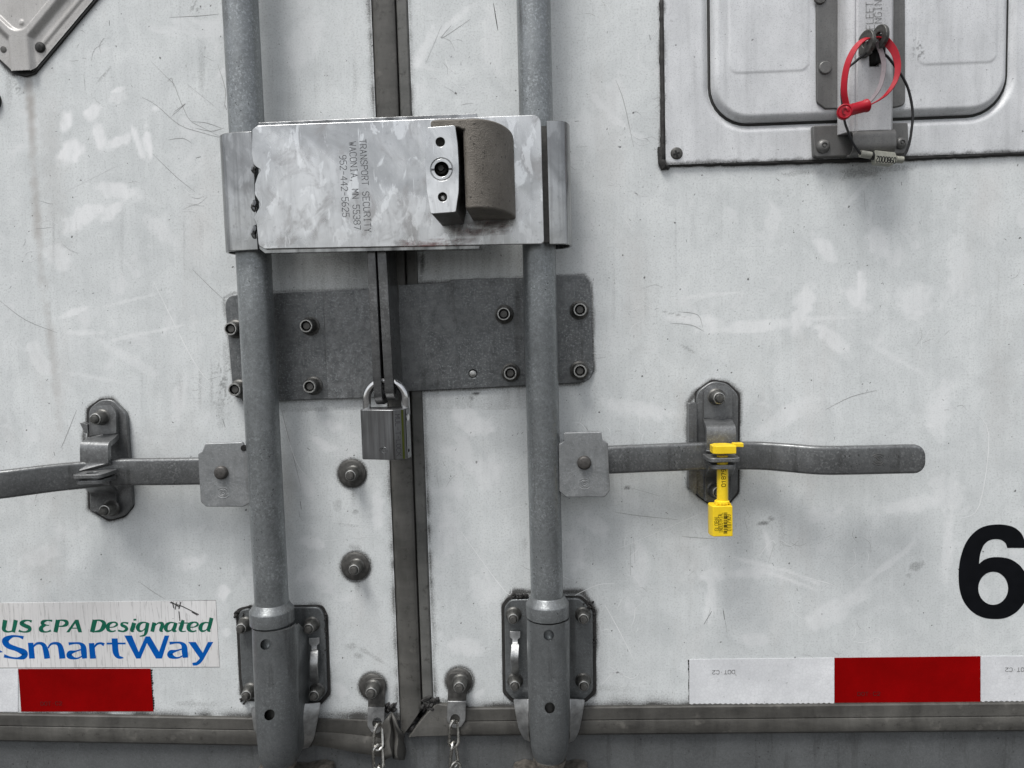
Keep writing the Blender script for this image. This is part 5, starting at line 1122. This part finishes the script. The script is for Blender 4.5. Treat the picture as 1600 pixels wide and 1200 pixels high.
# lower bracket
bk = obj('latch_bracket', MB().pprism([(1270, 196), (1419, 191), (1421, 240), (1272, 246)], 3.5, 11, [2, 2, 5, 5]), M['latch_dark'], vh, 1.5)
pts = [P(1366-(22-27)*-.0+0, 204, 22), P(1366, 208, 26.5), P(1366, 216, 27.5), P(1366, 232, 27), P(1366, 241, 20), P(1366, 243, 12)]
ux_ = P(1366, 215, 27).x; pts = [Vector((ux_, p.y, p.z)) for p in pts]; obj('catch', MB().strap([Vector(p) for p in catmull(pts, 4)], 43, 2.2, (1, 0, 0)), M['latch_dark'], bk, .6)
for x, y, k in ((1286, 229, 1.0), (1407, 224, .85)):
    o = obj('bolt', MB().lathe(P(x, y, 11), [(7*k, 0), (7*k, 1), (6*k, 3.2), (4.2*k, 4.4), (3*k, 4.6), (2.6*k, 3.4), (1.6*k, 3.4), (1.2*k, 4.6), (0, 4.7)]), M['latch_dark'], bk, sharp=45)
# staple ears
def ring_ear(x, y, ro, ri, th, d, tilt, nm='staple_ear', stretch=1.0):
    m = MB(); c_ = P(x, y, d); n = 28; b = m.b; V = []
    Rm = Matrix.Rotation(R_(tilt), 3, 'Z'); 
    for s_ in (-1, 1):
        for rr in (ro, ri):
            V.append([b.verts.new(c_+Rm @ Vector((s_*th/2000, rr/1000*math.sin(2*math.pi*k/n), rr/1000*math.cos(2*math.pi*k/n)*stretch))) for k in range(n)])
    A0, A1, B0, B1 = V
    for k in range(n):
        j = (k+1) % n
        for p, q in ((A0, A1), (A1, B1), (B1, B0), (B0, A0)): b.faces.new((p[k], p[j], q[j], q[k]))
    return obj(nm, m, M['alu'] if nm == 'x' else M['bolt'], vh, .7)
ring_ear(1375, 58, 11.5, 4.5, 4, 36, 14); ring_ear(1354, 67, 12, 4.5, 4, 34, 14)
obj('staple_foot', MB().box(UV(1349, 80, 30)[0], UV(1358, 80, 30)[0], UV(1355, 88, 30)[1], UV(1355, 68, 30)[1], 24, 38), M['bolt'], vh, 1)

# ------------------------------------------------------------------ red band seal
rs = thing('band_seal', 'red plastic band seal looped through the vent latch staple', 'seal', P(1366, 60, 40))
def band(name, pts, w, th, mat, parent, wd):
    q = catmull(pts, 6); P3 = [P(x, y, d) for x, y, d in q]; n = len(P3)
    wi = [w[0]+(w[1]-w[0])*i/(n-1) for i in range(n)] if isinstance(w, tuple) else w
    return obj(name, MB().strap(P3, wi, th, wd), mat, parent, .3)
band('band', [(1376, 60, 38), (1366, 58, 38), (1350, 62, 40), (1337, 74, 43), (1326, 95, 45), (1320, 120, 46), (1319, 145, 46), (1323, 165, 45)], 6.8, 1.2, M['red'], rs, [Vector((.55+.25*0, -.85, -.35))]*43)
band('band', [(1376, 60, 38), (1386, 66, 40), (1398, 82, 43), (1403, 104, 45), (1399, 126, 46), (1387, 145, 46), (1374, 156, 46), (1357, 165, 46)], (8.6, 2.0), 1.2, M['red'], rs, [Vector((.8, -.55, .3))]*43)
band('inner_strap', [(1370, 66, 36), (1378, 85, 38), (1381, 105, 40), (1376, 132, 42), (1366, 150, 44), (1354, 163, 45)], 4.5, 1.0, M['faded'], rs, [Vector((.75, -.6, .2))]*31)
ha, hb = P(1321, 174, 50), P(1354, 165, 46)
hd = obj('head', MB().lathe(ha, [(0, -2.5), (5.4, -2.5), (6.3, -1.6), (6.6, 0), (6.5, 2.5), (5.6, 3.6), (5.6, (hb-ha).length*1000-2), (6.3, (hb-ha).length*1000-1), (6.3, (hb-ha).length*1000+.5), (5.2, (hb-ha).length*1000+1.6), (0, (hb-ha).length*1000+1.6)], (hb-ha), 36), M['red'], rs, sharp=40)
obj('end_disc', MB().lathe(P(1320, 174, 55), [(7.0, -5), (7.2, 0), (6.2, .8), (5.6, .1), (0, .1)], (-.25, -1, .0)), M['red'], hd, sharp=40)
m = MB(); c_ = P(1319.7, 174, 55.6); m.tube([c_+Vector((.0025*math.cos(q)*(1-.2*q/6), -.0002, .003*math.sin(q))) for q in [i*.5 for i in range(11)]], .45, 6); obj('mark', m, plain('dark_red_recess', (.12, .004, .008), .5), hd)
# ------------------------------------------------------------------ black cable seal
cs = thing('cable_seal', 'grey cable seal on a thin black cable loop under the red band seal', 'seal', P(1380, 245, 28))
pts = catmull([(1366, 76, 34), (1352, 84, 36), (1337, 96, 36), (1323, 110, 35), (1315, 140, 34), (1319, 185, 34), (1325, 205, 34), (1333, 224, 33), (1345, 241, 32)], 6)
obj('cable', MB().tube([P(*p) for p in pts], 1.25, 10), M['cable'], cs)
pts = catmull([(1372, 78, 34), (1386, 88, 35), (1398, 103, 34), (1410, 120, 33), (1420, 142, 32), (1426, 175, 31), (1424, 205, 31), (1419, 230, 30), (1409, 250, 28)], 6)
obj('cable', MB().tube([P(*p) for p in pts], 1.25, 10), M['cable'], cs)
obj('ferrule', MB().cyl(P(1344, 240, 31), P(1361, 243, 30), 3.6, 24), M['bone'], cs, .5)
obj('ferrule', MB().cyl(P(1400, 249, 28), P(1411, 250, 28), 3.4, 24), M['bone'], cs, .5)
obj('collar', MB().cyl(P(1361, 243, 30), P(1369, 245, 30), 4.4, 24, 3.4), M['rubber'], cs)
ang = math.atan2(-(249-240), 35)
m = MB(); fpx = [UV(x, y, 33) for x, y in ((1367, 242), (1368, 255), (1396, 258), (1402, 251), (1402, 245))]
sb = obj('seal_body', MB().pprism([(1367, 234.5), (1399, 238), (1402, 245), (1402, 252), (1395, 257.5), (1369, 255), (1367, 244)], 24, 34, 1), M['bone'], cs, 1.2, 2)
m = MB(); stext(m, '0980002', P(1400, 246.5, 34), P(1370, 244, 34), 5.6, .75, None, .25); obj('lettering', m, M['ink'], sb, recalc=False)

# ------------------------------------------------------------------ placard holder, top left
ph = thing('placard_holder', 'warm grey pressed metal placard holder hung as a diamond at the top left', 'placard holder', P(38, 110, 0))
a_ = Vector(UV(52, 110, 4)); b_ = Vector(UV(146, -2, 4)); e1 = (b_-a_).normalized(); e2 = Vector((-e1.y, e1.x))
lv = Vector(UV(12, 104, 4)); # left edge passes here
# corner = meeting of both edges
cr = a_ + e1*((lv-a_).dot(e1))
def pl_h(A, B, U, V):
    a = B; b2 = A                                    # distance from right edge, from left edge
    mn = np.minimum(a, b2); df = np.abs(a-b2)
    ridge = np.maximum(ss(mn, 20, 27), 1-ss(df, 12, 22)*(mn < 60))
    h = 3.2+4.6*ridge
    h = np.where(mn > 60, 3.2+4.6, h)
    rec = rr_sdf(A, B, 33, 300, 33, 300, 14); h = h-4.2*(1-ss(rec, -2.0, .6))
    slot = rr_sdf(A, B, 34, 260, 8.5, 13.5, 2.4); h = h+1.1*(1-ss(slot, -1.2, .8))
    d2 = np.hypot(A-45, B-42); h = h+.9*(1-ss(d2, 1.5, 3.6))
    sc_ = np.hypot(A-24.5, B-12.5); h = h-1.5*(1-ss(sc_, 6, 8))*0
    return h
keepf = lambda A, B, U, V: (A+B) > 14
grid('holder_panel', 0, 300, 0, 300, 1.1, M['placard'], ph, pl_h, 0, keepf, (tuple(cr), tuple(e1), tuple(e2)), .18)
def dq(A, B): return (cr.x+e1.x*A+e2.x*B, cr.y+e1.y*A+e2.y*B)
m = MB(); m.prism([dq(-2.2, 16), dq(-2.2, 302), dq(302, 302), dq(302, -2.4), dq(14, -2.4), dq(5, 3), dq(3, 6)], 0, 2.6); obj('rubber_edge', m, M['rubber'], ph, .8)
m = MB(); m.prism([dq(14.5, .02), dq(300, .02), dq(300, .6), dq(14.5, .6)], 2.6, 3.4); obj('bare_edge', m, M['bolt_bright'], ph)
screw(ph, 63, 74, 3.4, 5.6, M['rubber'])
obj('screw_hole', MB().lathe(P(5, 77, 3.6), [(0, 0.1), (3.2, .1), (3.4, 0), (3.4, -1)]), M['bolt_dark'], ph)
rb_ = thing('rubber_bumper', 'round dark-edged disc half cut off at the left photo edge below the placard holder', 'bumper', P(-15, 158, 0))
obj('disc', MB().lathe(P(-15, 158, 0), [(12.5, 0), (12.5, 3.4), (11.6, 4.2), (10, 4.2)]), M['rubber'], rb_, sharp=50)
obj('cap', MB().lathe(P(-15, 158, 0), [(10.2, 3.6), (9.8, 4.8), (0, 5.2)]), M['placard'], rb_, sharp=50)
